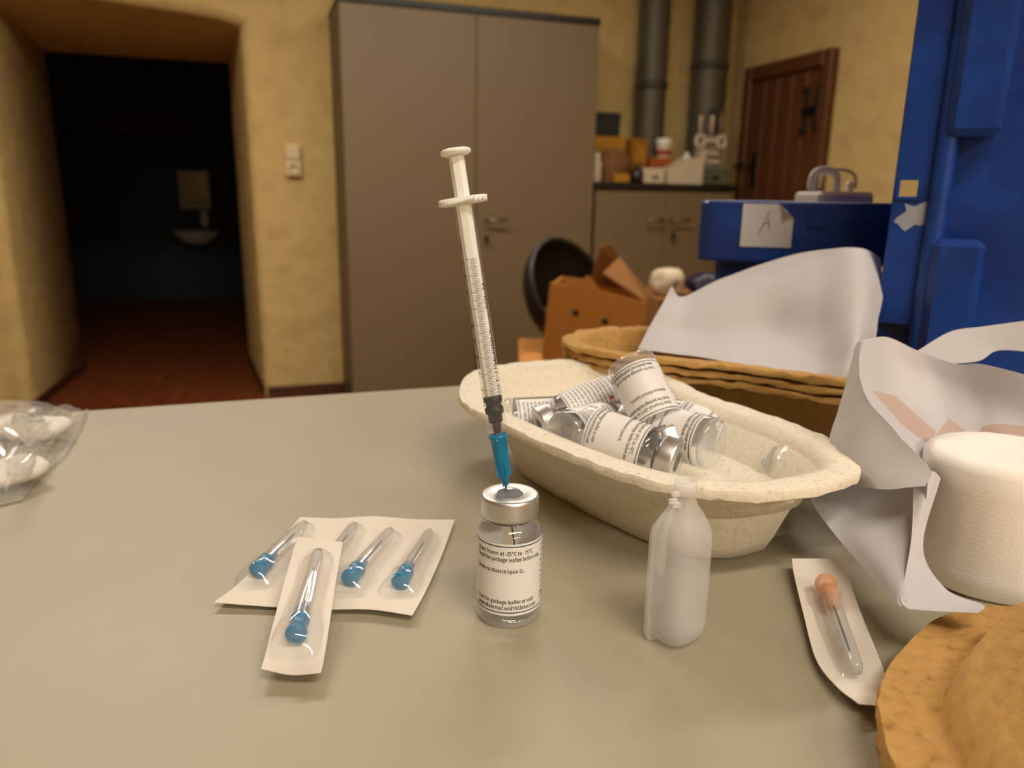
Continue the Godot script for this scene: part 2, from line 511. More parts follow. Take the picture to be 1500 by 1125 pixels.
func build_room():
	var xf := room_xf()
	var back := -4.07
	var deep := -5.02
	var top := 2.6
	struct("floor", block(Vector3(-3.0, -0.1, -8.6), Vector3(2.95, 0.0, 3.2), 0, xf), mats.floorboards, "dark reddish brown wooden floor seen through the doorway")
	struct("ceiling", block(Vector3(-3.2, top, -4.3), Vector3(2.95, top + 0.15, 3.4), 0, xf), mats.ceiling, "white plastered ceiling above the room")
	# back wall: two piers with a deep doorway between them and the lintel above it
	var st := begin()
	var plan := func(pts: Array, y0: float, y1: float, smooth_from: int):
		for i in pts.size():
			var a: Vector2 = pts[i]; var b: Vector2 = pts[(i + 1) % pts.size()]
			st.set_smooth_group(1 if smooth_from <= i and i < smooth_from + 4 else -1)
			var n := 10
			for k in n:
				var ya := lerpf(y0, y1, float(k) / n); var yb := lerpf(y0, y1, float(k + 1) / n)
				quad(st, xf * Vector3(a.x, ya, a.y), xf * Vector3(b.x, ya, b.y), xf * Vector3(b.x, yb, b.y), xf * Vector3(a.x, yb, a.y))
	plan.call([Vector2(-3.2, back), Vector2(-1.10, back), Vector2(-1.065, back - 0.012), Vector2(-1.055, back - 0.05), Vector2(-1.005, deep), Vector2(-3.2, deep)], 0.0, top, 1)
	plan.call([Vector2(-0.062, deep), Vector2(0.012, back - 0.05), Vector2(0.022, back - 0.015), Vector2(0.055, back), Vector2(2.95, back), Vector2(2.95, deep)], 0.0, top, 0)
	st.set_smooth_group(1)
	var lintel := []
	for s in 9:
		var k := s / 8.0
		var u := lerpf(-1.10, 0.055, k)
		var low: float = lerpf(1.915, 1.835, k) - 0.03 * pow(absf(k * 2 - 1), 8)
		var line := []
		for q in [Vector2(top, back), Vector2(low + 0.05, back), Vector2(low + 0.012, back - 0.012), Vector2(low, back - 0.05), Vector2(1.787, deep), Vector2(top, deep)]:
			line.append(xf * Vector3(u, q.x, q.y))
		lintel.append(line)
	var turned := []
	for i in 6:
		var line := []
		for s in 9: line.append(lintel[s][i])
		turned.append(line)
	turned.reverse()
	for i in 5:
		st.set_smooth_group(-1 if i == 4 else (2 if i > 0 else 3))
		grid(st, [turned[i], turned[i + 1]])
	struct("wall_back", st, mats.plaster, "thick yellow plastered wall with a deep dark doorway")
	struct("wall_right", block(Vector3(2.75, 0, back - 0.2), Vector3(2.95, top, 3.2), 0, xf), mats.plaster, "yellow plastered wall with the brown wooden door")
	struct("wall_left", block(Vector3(-3.2, 0, back - 0.2), Vector3(-3.0, top, 3.2), 0, xf), mats.plaster, "yellow plastered wall at the left of the room")
	struct("wall_front", block(Vector3(-3.2, 0, 3.2), Vector3(2.95, top, 3.4), 0, xf), mats.plaster, "yellow plastered wall behind the photographer")
	# the dark room behind the doorway
	struct("wall_hall_back", block(Vector3(-2.4, 0, -8.5), Vector3(1.5, 1.58, -8.2), 0, xf), mats.painted_shade, "lower wall of the unlit room behind the doorway, shade put into its colour")
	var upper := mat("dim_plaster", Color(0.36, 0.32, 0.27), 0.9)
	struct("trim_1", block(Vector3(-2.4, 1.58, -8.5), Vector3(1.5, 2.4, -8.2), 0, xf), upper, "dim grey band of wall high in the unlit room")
	struct("wall_hall_left", block(Vector3(-2.6, 0, -8.5), Vector3(-2.4, 2.4, -5.0), 0, xf), mats.painted_shade, "left wall of the unlit room, shade put into its colour")
	struct("wall_hall_right", block(Vector3(1.5, 0, -8.5), Vector3(1.7, 2.4, -5.0), 0, xf), mats.painted_shade, "right wall of the unlit room, shade put into its colour")
	struct("ceiling_hall", block(Vector3(-2.6, 2.4, -8.5), Vector3(1.7, 2.5, -4.9), 0, xf), mats.painted_shade, "ceiling of the unlit room, shade put into its colour")
	# skirting boards
	struct("baseboard_back", block(Vector3(0.03, 0, back), Vector3(0.424, 0.055, back + 0.014), 0.003, xf), mats.skirting, "low brown skirting board between doorway and cupboard")
	var sk := begin(true)
	hexa(sk, [xf * Vector3(-0.062 - 0.015, 0, deep), xf * Vector3(0.012, 0, back - 0.03), xf * Vector3(0.026, 0, back - 0.03), xf * Vector3(-0.06, 0, deep)].map(func(p): return p) + [xf * Vector3(-0.077, 0.055, deep), xf * Vector3(0.012, 0.055, back - 0.03), xf * Vector3(0.026, 0.055, back - 0.03), xf * Vector3(-0.06, 0.055, deep)])
	struct("baseboard_right_jamb", sk, mats.skirting, "low brown skirting board along the right side of the doorway")
	sk = begin(true)
	hexa(sk, [xf * Vector3(-1.058, 0, back - 0.03), xf * Vector3(-0.99, 0, deep), xf * Vector3(-1.008, 0, deep), xf * Vector3(-1.062, 0, back - 0.03), xf * Vector3(-1.042, 0.055, back - 0.03), xf * Vector3(-0.99, 0.055, deep), xf * Vector3(-1.008, 0.055, deep), xf * Vector3(-1.062, 0.055, back - 0.03)])
	struct("baseboard_left_jamb", sk, mats.skirting, "low brown skirting board along the left side of the doorway")
	build_door(xf)
	build_hall(xf)

func build_door(xf: Transform3D):
	# brown plank door in the right wall, facing -u; built facing +z and turned
	var w := 0.70; var h := 1.775
	var d := xf * Transform3D(Basis(Vector3.UP, -PI / 2), Vector3(2.75, 0, -3.54))
	var t := thing("door", "dark brown wooden door with black iron hinge and lock plate in the yellow wall", "door", d)
	t.name = "door_1"
	t.set_meta("kind", "structure")
	t.remove_meta("category")
	var f := begin(true)
	box(f, Vector3(-w / 2, 0, 0.0), Vector3(-w / 2 + 0.065, h, 0.05), 0.006)
	box(f, Vector3(w / 2 - 0.065, 0, 0.0), Vector3(w / 2, h, 0.05), 0.006)
	box(f, Vector3(-w / 2 + 0.065, h - 0.075, 0.0), Vector3(w / 2 - 0.065, h, 0.05), 0.006)
	part("frame", f, mats.door_wood, t)
	for i in 5:
		var a := -w / 2 + 0.067 + i * (w - 0.134) / 5
		part("plank", block(Vector3(a + 0.0015, 0.01, 0.0), Vector3(a + (w - 0.134) / 5 - 0.0015, h - 0.077, 0.028 + 0.002 * (i % 2)), 0.004), mats.door_wood, t)
	# lock plate and lever on the far (left) side
	var lx := -w / 2 + 0.14
	part("lock_plate", block(Vector3(lx - 0.022, 1.12, 0.029), Vector3(lx + 0.022, 1.32, 0.035), 0.003), mats.black_iron, t)
	var hd := begin()
	tube(hd, [Vector3(lx, 1.25, 0.03), Vector3(lx, 1.25, 0.07), Vector3(lx - 0.02, 1.25, 0.085), Vector3(lx - 0.11, 1.245, 0.085)], 0.009)
	part("handle", hd, mats.black_iron, t)
	# H hinge on the near side
	var hx := w / 2 - 0.115
	var hg := begin(true)
	box(hg, Vector3(hx - 0.065, 1.40, 0.03), Vector3(hx - 0.038, 1.60, 0.038), 0.004)
	box(hg, Vector3(hx + 0.030, 1.40, 0.05), Vector3(hx + 0.058, 1.60, 0.058), 0.004)
	box(hg, Vector3(hx - 0.065, 1.485, 0.03), Vector3(hx + 0.058, 1.515, 0.055), 0.004)
	for s in [-1, 1]:
		for e in [-1, 1]:
			box(hg, Vector3(hx + s * 0.055 - 0.02, 1.5 + e * 0.1 - 0.014, 0.03), Vector3(hx + s * 0.055 + 0.02, 1.5 + e * 0.1 + 0.014, 0.056), 0.008)
	part("hinge", hg, mats.black_iron, t)

func build_hall(xf: Transform3D):
	var v := -8.2
	var t := thing("wall_mirror", "small framed mirror hanging in the dark room beyond the doorway", "mirror", xf * Transform3D(Basis(), Vector3(-0.50, 1.07, v)))
	var f := begin(true)
	for s in [-1, 1]:
		box(f, Vector3(s * 0.125 - 0.012, -0.18, 0), Vector3(s * 0.125 + 0.012, 0.18, 0.025), 0.004)
		box(f, Vector3(-0.113, s * 0.168 - 0.012, 0), Vector3(0.113, s * 0.168 + 0.012, 0.025), 0.004)
	part("frame", f, mats.cream_plastic, t)
	part("mirror_glass", block(Vector3(-0.113, -0.156, 0), Vector3(0.113, 0.156, 0.01)), mat("mirror_silver", Color(0.30, 0.30, 0.30), 0.08, 1.0), t)
	t = thing("wash_basin", "white wall basin barely visible in the dark room", "wash basin", xf * Transform3D(Basis(), Vector3(-0.50, 0.55, v)))
	var b := begin()
	var rows := []
	for p in [[0.03, 0.0, 0.05], [0.12, 0.02, 0.10], [0.20, 0.09, 0.16], [0.215, 0.135, 0.175], [0.20, 0.14, 0.162], [0.15, 0.08, 0.12], [0.02, 0.04, 0.02]]:
		var row := []
		for i in 32:
			var a := TAU * i / 32
			row.append(Vector3(p[0] * cos(a), p[1], 0.18 - p[2] * sin(a)))
		rows.append(row)
	grid(b, rows, true)
	part("bowl", b, mats.white_plastic, t)
	var tp := begin()
	tube(tp, [Vector3(0, 0.13, 0.03), Vector3(0, 0.24, 0.03), Vector3(0, 0.27, 0.06), Vector3(0, 0.26, 0.13), Vector3(0, 0.24, 0.14)], 0.011)
	part("tap", tp, mats.nickel, t)
	t = thing("towel", "narrow white towel hanging under the small mirror", "towel", xf * Transform3D(Basis(), Vector3(-0.43, 0.0, v)))
	var tw := begin()
	slab(tw, patch([[Vector3(-0.03, 0.72, 0.010), Vector3(0, 0.72, 0.014), Vector3(0.03, 0.72, 0.010)], [Vector3(-0.033, 0.79, 0.012), Vector3(0, 0.79, 0.009), Vector3(0.033, 0.79, 0.012)], [Vector3(-0.03, 0.87, 0.008), Vector3(0, 0.87, 0.010), Vector3(0.03, 0.87, 0.008)]], 9, 7), 0.004)
	part("cloth", tw, mats.white_plastic, t)

# ------------------------------------------------------------------ furniture and clutter at the back
func lever(t: Node, x: float, y: float, z: float, dir: float):
	var h := begin()
	tube(h, [Vector3(x, y, z), Vector3(x, y, z + 0.035), Vector3(x + dir * 0.015, y, z + 0.045), Vector3(x + dir * 0.10, y, z + 0.045)], 0.007)
	return part("handle", h, mats.nickel, t)

func build_background():
	var xf := room_xf()
	# tall cupboard
	var u0 := 0.425; var u1 := 1.685; var fr := -3.65; var h := 1.905
	var t := thing("tall_cupboard", "tall grey brown two-door cupboard with a dark top edge", "cupboard", xf * Transform3D(Basis(), Vector3((u0 + u1) / 2, 0, fr)))
	var w := (u1 - u0) / 2
	part("body", block(Vector3(-w, 0.0, -0.41), Vector3(w, h - 0.03, -0.02), 0.002), mats.laminate_edge, t)
	part("top_edge", block(Vector3(-w - 0.003, h - 0.03, -0.41), Vector3(w + 0.003, h, 0.004), 0.002), mats.black_top, t)
	for s in [-1, 1]:
		var d := part("cupboard_door", block(Vector3(minf(0.002 * s, s * (w - 0.002)), 0.07, -0.019), Vector3(maxf(0.002 * s, s * (w - 0.002)), h - 0.034, 0.0), 0.002), mats.laminate, t)
		if s == 1:
			lever(d, 0.05, 0.94, 0.0, 1.0)
			var k := begin()
			lathe(k, [Vector2(0, 0), Vector2(0.012, 0), Vector2(0.012, 0.008), Vector2(0.009, 0.011), Vector2(0, 0.011)], 20, Transform3D(Basis(Vector3.RIGHT, PI / 2), Vector3(0.05, 0.86, 0)))
			part("lock", k, mats.nickel, d)
			part("key", block(Vector3(0.046, 0.82, 0.01), Vector3(0.054, 0.87, 0.03), 0.003), mats.black_iron, d)
	# sideboard
	var s0 := 1.70; var s1 := 2.53; var top := 1.133
	t = thing("sideboard", "low grey brown sideboard beside the tall cupboard with two doors", "sideboard", xf * Transform3D(Basis(), Vector3((s0 + s1) / 2, 0, fr)))
	w = (s1 - s0) / 2
	part("body", block(Vector3(-w, 0, -0.41), Vector3(w, top - 0.036, -0.02), 0.002), mats.laminate_edge, t)
	for s in [-1, 1]:
		var d := part("sideboard_door", block(Vector3(minf(0.0015 * s, s * (w - 0.002)), 0.07, -0.019), Vector3(maxf(0.0015 * s, s * (w - 0.002)), top - 0.04, 0.0), 0.002), mats.laminate, t)
		lever(d, s * 0.03, 0.945, 0.0, s)
		if s == 1:
			var k := begin()
			lathe(k, [Vector2(0, 0), Vector2(0.012, 0), Vector2(0.012, 0.008), Vector2(0.009, 0.011), Vector2(0, 0.011)], 20, Transform3D(Basis(Vector3.RIGHT, PI / 2), Vector3(0.045, 0.875, 0)))
			part("lock", k, mats.nickel, d)
			part("key", block(Vector3(0.04, 0.83, 0.01), Vector3(0.05, 0.885, 0.028), 0.003), mats.black_iron, d)
	var wt := block(Vector3(s0 - 0.005, top - 0.035, -4.065), Vector3(s1 + 0.012, top, fr + 0.012), 0.003, xf)
	tag(part("worktop", wt, mats.black_top), "black worktop lying on the grey brown sideboard", "worktop")
	# ventilation ducts
	for p in [[2.15, 0.083, "left duct, the narrower of two grey metal pipes on the back wall", [1.66, 2.16]], [2.515, 0.10, "right duct, the wider of two grey metal pipes near the room corner", [1.78, 2.3]]]:
		t = thing("ventilation_duct", p[2], "duct", xf * Transform3D(Basis(), Vector3(p[0], 0, -3.955)))
		var st := begin()
		lathe(st, [Vector2(p[1], top + 0.002), Vector2(p[1], 2.6)], 32)
		part("pipe", st, mats.zinc, t)
		for y in p[3]:
			var c := begin()
			lathe(c, [Vector2(p[1], y - 0.022), Vector2(p[1] + 0.007, y - 0.016), Vector2(p[1] + 0.009, y), Vector2(p[1] + 0.007, y + 0.016), Vector2(p[1], y + 0.022)], 32)
			part("joint", c, mats.zinc_dark, t)
	build_clutter(xf, top)
	# socket and switch on the wall
	t = thing("wall_socket", "cream wall plate with a rocker switch above a socket", "switch", xf * Transform3D(Basis(), Vector3(0.222, 1.21, -4.07)))
	part("plate", block(Vector3(-0.038, -0.078, 0), Vector3(0.038, 0.078, 0.028), 0.006), mats.cream_plastic, t)
	part("rocker", block(Vector3(-0.030, 0.006, 0.028), Vector3(0.030, 0.07, 0.038), 0.004), mats.cream_plastic, t)
	var so := begin()
	lathe(so, [Vector2(0.030, 0.028), Vector2(0.030, 0.034), Vector2(0.022, 0.034), Vector2(0.020, 0.029), Vector2(0.0, 0.029)], 32, Transform3D(Basis(Vector3.RIGHT, PI / 2), Vector3(0, -0.036, 0)))
	part("socket", so, mats.cream_plastic, t)
	var ho := begin()
	for s in [-1, 1]: lathe(ho, [Vector2(0.006, 0.0295), Vector2(0.0, 0.0296)], 12, Transform3D(Basis(Vector3.RIGHT, PI / 2), Vector3(s * 0.010, -0.036, 0)))
	part("socket_hole", ho, mats.black_plastic, t)
	build_chair()

func carton(called: String, label: String, category: String, color: String, u: float, y: float, v: float, w: float, hh: float, dd: float, turn := 0.0, lid := true):
	var t := thing(called, label, category, room_xf() * Transform3D(Basis(Vector3.UP, turn), Vector3(u, y, v)))
	part("body", block(Vector3(-w / 2, 0, -dd / 2), Vector3(w / 2, hh, dd / 2), 0.004), mats[color], t)
	if lid:
		part("lid", block(Vector3(-w / 2 - 0.003, hh * 0.72, -dd / 2 - 0.003), Vector3(w / 2 + 0.003, hh + 0.003, dd / 2 + 0.003), 0.004), mats[color], t)
	return t

func vessel(called: String, label: String, category: String, color: String, u: float, y: float, v: float, profile: Array, cap: Array, cap_color: String):
	var t := thing(called, label, category, room_xf() * Transform3D(Basis(), Vector3(u, y, v)))
	var st := begin()
	lathe(st, profile, 28)
	part("body", st, mats[color], t)
	if cap:
		var c := begin()
		lathe(c, cap, 28)
		part("cap", c, mats[cap_color], t)
	return t

func build_clutter(xf: Transform3D, top: float):
	mat("carton_yellow", Color(0.66, 0.46, 0.10), 0.7)
	mat("carton_ochre", Color(0.58, 0.38, 0.07), 0.7)
	mat("case_dark", Color(0.08, 0.10, 0.09), 0.6)
	mat("carton_white", Color(0.78, 0.72, 0.62), 0.7)
	mat("orange_print", Color(0.62, 0.30, 0.10), 0.7)
	mat("bottle_brown", Color(0.10, 0.04, 0.03), 0.35)
	mat("paper_brown", Color(0.46, 0.31, 0.17), 0.9)
	mat("grey_green", Color(0.36, 0.36, 0.27), 0.7)
	mat("rack_grey", Color(0.55, 0.50, 0.44), 0.5)
	mat("amber", Color(0.45, 0.25, 0.06), 0.5)
	mat("navy", Color(0.06, 0.06, 0.16), 0.5)
	carton("storage_box", "wide yellow carton standing at the cupboard end of the worktop", "box", "carton_yellow", 1.83, top, -3.86, 0.19, 0.235, 0.14)
	carton("dark_case", "small dark green case lying on top of the wide yellow carton", "case", "case_dark", 1.815, top + 0.24, -3.86, 0.155, 0.115, 0.13)
	var t: Node3D = carton("folder_box", "upright ochre folder box in front of the left pipe", "box", "carton_ochre", 2.015, top, -3.84, 0.10, 0.235, 0.09, 0.2, false)
	part("spine_label", block(Vector3(-0.03, 0.11, 0.045), Vector3(0.03, 0.20, 0.047), 0.001), mats.carton_yellow, t)
	vessel("white_bottle", "slim white bottle beside the tall cupboard", "bottle", "carton_white", 1.732, top, -3.72, [Vector2(0, 0), Vector2(0.022, 0), Vector2(0.023, 0.004), Vector2(0.023, 0.10), Vector2(0.012, 0.12), Vector2(0.010, 0.125)], [Vector2(0.013, 0.12), Vector2(0.013, 0.145), Vector2(0, 0.146)], "white_plastic")
	# crumpled brown paper bag
	t = thing("paper_bag", "crumpled brown paper bag in front of the wide yellow carton", "bag", xf * Transform3D(Basis(), Vector3(1.842, top, -3.745)))
	var st := begin(true)
	var prof := [Vector2(0.0, 0), Vector2(0.06, 0.0), Vector2(0.075, 0.05), Vector2(0.085, 0.10), Vector2(0.07, 0.15), Vector2(0.04, 0.165), Vector2(0, 0.16)]
	var n := FastNoiseLite.new()
	n.seed = 4; n.frequency = 0.02
	var rows := []
	for p in prof:
		var row := []
		for i in 18:
			var a := TAU * i / 18
			var q := Vector3(p.x * cos(a), p.y, -p.x * 0.45 * sin(a))
			row.append(q * (1 + 0.25 * n.get_noise_3dv(q * 800)))
		rows.append(row)
	grid(st, rows, true)
	part("bag_body", st, mats.paper_brown, t)
	carton("small_box", "small yellow box at the foot of the brown paper bag", "box", "carton_yellow", 1.855, top, -3.683, 0.085, 0.045, 0.04, 0.0, false)
	vessel("brown_bottle", "squat dark brown bottle between yellow and white cartons", "bottle", "bottle_brown", 1.956, top, -3.70, [Vector2(0, 0), Vector2(0.03, 0), Vector2(0.034, 0.005), Vector2(0.034, 0.055), Vector2(0.015, 0.075), Vector2(0.013, 0.08)], [Vector2(0.016, 0.078), Vector2(0.016, 0.095), Vector2(0, 0.096)], "bottle_brown")
	t = carton("white_box", "small white box with a dark mark beside the brown bottle", "box", "carton_white", 2.05, top, -3.71, 0.12, 0.078, 0.07, -0.1, false)
	part("mark", block(Vector3(-0.012, 0.02, 0.035), Vector3(0.025, 0.042, 0.0356), 0), mats.grey_ink, t)
	carton("orange_box", "flat orange box behind the small white box", "box", "orange_print", 2.165, top, -3.831, 0.15, 0.135, 0.07, 0.0)
	t = vessel("tub", "white tub with red label standing on the orange box", "tub", "carton_white", 2.18, top + 0.138, -3.826, [Vector2(0, 0), Vector2(0.038, 0), Vector2(0.041, 0.004), Vector2(0.041, 0.07), Vector2(0.038, 0.074)], [Vector2(0.044, 0.07), Vector2(0.044, 0.10), Vector2(0.041, 0.103), Vector2(0, 0.103)], "white_plastic")
	var lb := begin()
	lathe(lb, [Vector2(0.0415, 0.012), Vector2(0.0415, 0.045)], 28)
	part("red_band", lb, mat("red_band", Color(0.58, 0.24, 0.14), 0.6), t)
	# white tissue carton with one slanted shoulder
	t = thing("tissue_carton", "large white carton with slanted shoulder and tissue peak", "box", xf * Transform3D(Basis(), Vector3(2.225, top, -3.73)))
	st = begin(true)
	prism(st, PackedVector2Array([Vector2(-0.10, 0), Vector2(0.115, 0), Vector2(0.115, 0.135), Vector2(0.03, 0.138), Vector2(-0.03, 0.098), Vector2(-0.10, 0.075)]), -0.06, 0.06)
	part("body", st, mats.carton_white, t)
	st = begin()
	lathe(st, [Vector2(0.028, 0.125), Vector2(0.02, 0.15), Vector2(0.008, 0.168), Vector2(0.0, 0.17)], 14, Transform3D(Basis().scaled(Vector3(1, 1, 0.5)), Vector3(0.045, 0, 0)))
	part("tissue", st, mats.white_plastic, t)
	# rack of the measuring instruments at the right end
	t = thing("instrument_rack", "grey rack holding loops and tags at the right end of the worktop", "rack", xf * Transform3D(Basis(), Vector3(2.435, top, -3.76)))
	part("base", block(Vector3(-0.09, 0, -0.06), Vector3(0.10, 0.09, 0.05), 0.006), mats.grey_green, t)
	part("back_panel", block(Vector3(-0.075, 0.09, -0.05), Vector3(0.105, 0.27, -0.035), 0.006), mats.rack_grey, t)
	for q in [[-0.055, 0.232, 0.032], [0.080, 0.232, 0.030]]:
		var ring := begin()
		var path := []
		for i in 21: path.append(Vector3(q[0] + q[2] * 0.8 * cos(TAU * i / 20), q[1] + q[2] * sin(TAU * i / 20), -0.022))
		tube(ring, path, 0.012, 8, false)
		part("loop", ring, mats.carton_white, t)
	part("crossbar", block(Vector3(-0.03, 0.225, -0.035), Vector3(0.05, 0.25, -0.015), 0.004), mats.carton_white, t)
	for q in [[-0.04, 0.12, 0.025, 0.075], [0.025, 0.16, 0.055, 0.02], [0.03, 0.115, 0.055, 0.02]]:
		part("name_tag", block(Vector3(q[0] - q[2] / 2, q[1], -0.035), Vector3(q[0] + q[2] / 2 + 0.02, q[1] + q[3], -0.02), 0.003), mats.carton_white, t)
	part("knob", block(Vector3(-0.012, 0.03, 0.05), Vector3(0.03, 0.05, 0.062), 0.005), mats.black_plastic, t)
	var tubes := [[-0.05, "carton_white", "paper_brown", 0.011, 0.095, "leftmost tube in the grey rack, white with a brownish tip"], [0.022, "carton_white", "navy", 0.013, 0.10, "middle tube in the grey rack, white with a dark blue top"], [0.082, "rack_grey", "amber", 0.010, 0.095, "rightmost tube in the grey rack, grey with an amber top"]]
	for q in tubes:
		var b := thing("sample_tube", q[5], "tube", xf * Transform3D(Basis(), Vector3(2.435 + q[0], top + 0.272, -3.80)), "tubes standing on the grey rack")
		st = begin()
		lathe(st, [Vector2(0, 0), Vector2(q[3], 0.0), Vector2(q[3], q[4])], 16)
		part("body", st, mats[q[1]], b)
		st = begin()
		lathe(st, [Vector2(q[3] + 0.001, q[4]), Vector2(q[3] + 0.002, q[4] + 0.012), Vector2(q[3], q[4] + 0.032), Vector2(0, q[4] + 0.036)], 16)
		part("top", st, mats[q[2]], b)

func build_chair():
	# chair with a black bucket shell on pine legs, holding a cardboard box
	var c := at(838, 436, 2.42)
	var t := thing("shell_chair", "black bucket chair on pine legs behind the table", "chair", Transform3D(Basis(), Vector3(c.x, 0, c.z)))
	var axis := Vector3(0.62, 0.42, 0.66).normalized()
	var side := Vector3.UP.cross(axis).normalized()
	var bs := Basis(side, axis.cross(side).normalized(), axis)
	bs = bs.rotated(axis, 0.35)
	var st := begin()
	var rows := []
	for layer in 2:
		for k in 13:
			var j := k if layer == 0 else 12 - k
			var a := deg_to_rad(4 + 86.0 * j / 12.0)
			var r := 1.0 - 0.06 * layer
			var row := []
			for i in 40:
				var b := TAU * i / 40
				row.append(Vector3(0, c.y, 0) + bs * (Vector3(0.172 * sin(a) * cos(b), 0.204 * sin(a) * sin(b), -0.15 * cos(a)) * r + Vector3(0, 0, 0.02)))
			rows.append(row)
	grid(st, rows, true)
	part("shell", st, mats.black_plastic, t)
	for s in [[-0.14, -0.06], [0.14, -0.06], [-0.14, 0.46], [0.14, 0.46]]:
		st = begin()
		tube(st, [Vector3(s[0] * 1.15, 0, s[1]), Vector3(s[0], 0.57, s[1])], [0.016, 0.024], 12)
		part("leg", st, mats.pine, t)
	part("seat", block(Vector3(-0.17, 0.562, -0.10), Vector3(0.17, 0.588, 0.50), 0.008), mats.pine, t)
	st = begin()
	tube(st, [Vector3(0, 0.575, -0.06), Vector3(0, 0.62, -0.10), Vector3(-0.02, c.y, -0.08)], 0.022, 12)
	part("back_support", st, mats.black_plastic, t)
	# cardboard box
	var b0 := at(872, 455, 2.02)
	var bx := Transform3D(Basis(Vector3.UP, deg_to_rad(-12)) * Basis(Vector3(0, 0, 1), deg_to_rad(-5)), Vector3(b0.x, b0.y - 0.135, b0.z - 0.02))
	t = thing("cardboard_box", "open cardboard box with two round holes in the black chair", "box", bx)
	var face := PackedVector2Array([Vector2(-0.125, 0.0), Vector2(0.125, 0.0), Vector2(0.125, 0.185), Vector2(0.0, 0.20), Vector2(-0.005, 0.212), Vector2(-0.03, 0.235), Vector2(-0.055, 0.215), Vector2(-0.075, 0.205), Vector2(-0.125, 0.205)])
	var csg := begin(true)
	prism(csg, face, 0.10, 0.105)
	part("front_panel", csg, mats.cardboard, t)
	part("side_panel", block(Vector3(0.12, 0, -0.10), Vector3(0.125, 0.185, 0.10)), mats.cardboard, t)
	part("side_panel", block(Vector3(-0.125, 0, -0.10), Vector3(-0.12, 0.20, 0.10)), mats.cardboard, t)
	part("back_panel", block(Vector3(-0.125, 0, -0.105), Vector3(0.125, 0.20, -0.10)), mats.cardboard, t)
	part("bottom", block(Vector3(-0.12, 0, -0.10), Vector3(0.12, 0.005, 0.10)), mats.cardboard, t)
	for q in [Vector2(-0.050, 0.136), Vector2(0.028, 0.124)]:
		st = begin()
		lathe(st, [Vector2(0.0085, 0), Vector2(0.0085, 0.0012), Vector2(0, 0.0012)], 16, Transform3D(Basis(Vector3.RIGHT, PI / 2), Vector3(q.x, q.y, 0.105)))
		part("hole", st, mats.black_plastic, t)
	st = begin(true)      # a flap standing up and leaning to the right
	slab(st, [[Vector3(-0.045, 0.19, -0.09), Vector3(0.10, 0.185, -0.09)], [Vector3(-0.02, 0.30, -0.05), Vector3(0.005, 0.305, -0.07)]], 0.005)
	part("flap", st, mats.cardboard_inside, t)
	st = begin(true)
	slab(st, [[Vector3(0.123, 0.184, -0.09), Vector3(0.123, 0.184, 0.10)], [Vector3(0.03, 0.275, -0.06), Vector3(0.0, 0.235, 0.03)]], 0.005)
	part("flap", st, mats.cardboard_inside, t)
	# second box with bags on it
	var d0 := at(992, 470, 2.50)
	t = thing("parcel", "brown parcel with white shipping label behind the cardboard box", "box", Transform3D(Basis(Vector3.UP, deg_to_rad(8)), Vector3(d0.x, 0.0, d0.z)))
	part("body", block(Vector3(-0.11, 0, -0.12), Vector3(0.19, d0.y + 0.09, 0.12), 0.004), mats.cardboard_inside, t)
	part("shipping_label", block(Vector3(-0.065, d0.y - 0.04, 0.12), Vector3(-0.03, d0.y + 0.07, 0.121)), mats.carton_white, t)
	mat("violet_film", Color(0.09, 0.08, 0.2), 0.4)
	for q in [["wrapped_pack", "crumpled violet pack lying on the brown parcel", "pack", "violet_film", 0.10, 0.085, 0.035], ["tissue_pack", "white and violet tissue pack on the parcel beside the violet pack", "pack", "carton_white", -0.05, 0.05, 0.042]]:
		st = begin()
		var n := FastNoiseLite.new()
		n.seed = 9; n.frequency = 0.03
		var rr := []
		for j in 9:
			var row := []
			for i in 20:
				var a := PI * j / 8 - PI / 2; var b := TAU * i / 20
				var p := Vector3(signf(cos(b)) * pow(absf(cos(b)), 0.6) * q[5] * pow(cos(a), 0.5), sin(a) * q[6], -signf(sin(b)) * pow(absf(sin(b)), 0.6) * 0.06 * pow(cos(a), 0.5))
				row.append(p * (1 + 0.3 * n.get_noise_3dv(p * 700)))
			rr.append(row)
		grid(st, rr, true)
		var o := thing(q[0], q[1], q[2], Transform3D(Basis(), Vector3(d0.x + q[4], d0.y + 0.09 + q[6], d0.z + 0.04)))
		part("wrap", st, mats[q[3]], o)
		if q[0] == "tissue_pack": part("seal", block(Vector3(0.0, -0.01, 0.052), Vector3(0.025, 0.012, 0.062), 0.006), mats.violet_film, o)

# ------------------------------------------------------------------ table
func build_table():
	var xf := room_xf()
	var t := thing("table", "wide pale grey beige table in the foreground carrying the medical supplies", "table", xf * Transform3D(Basis(), Vector3(0, 0, 0)))
	part("table_top", block(Vector3(-1.1, TT - 0.026, -0.585), Vector3(1.15, TT, 0.35), 0.0015), mats.table, t)
	part("edge_band", block(Vector3(-1.1015, TT - 0.0255, -0.5865), Vector3(1.1515, TT - 0.0012, 0.3515), 0.001), mats.table_edge, t)
	for u in [-1.02, 1.07]:
		for v in [-0.50, 0.27]:
			part("leg", block(Vector3(u - 0.025, 0.0, v - 0.025), Vector3(u + 0.025, TT - 0.026, v + 0.025), 0.003), mats.steel_leg, t)
	var ap := begin(true)
	for v in [-0.50, 0.27]: box(ap, Vector3(-0.995, TT - 0.09, v - 0.012), Vector3(1.045, TT - 0.027, v + 0.012), 0.002)
	for u in [-1.02, 1.07]: box(ap, Vector3(u - 0.012, TT - 0.09, -0.475), Vector3(u + 0.012, TT - 0.027, 0.245), 0.002)
	part("frame", ap, mats.steel_leg, t)

# ------------------------------------------------------------------ pulp dishes
var dish_outline: Array        # the rim seen from above, round its centre
var dish_centre: Vector3

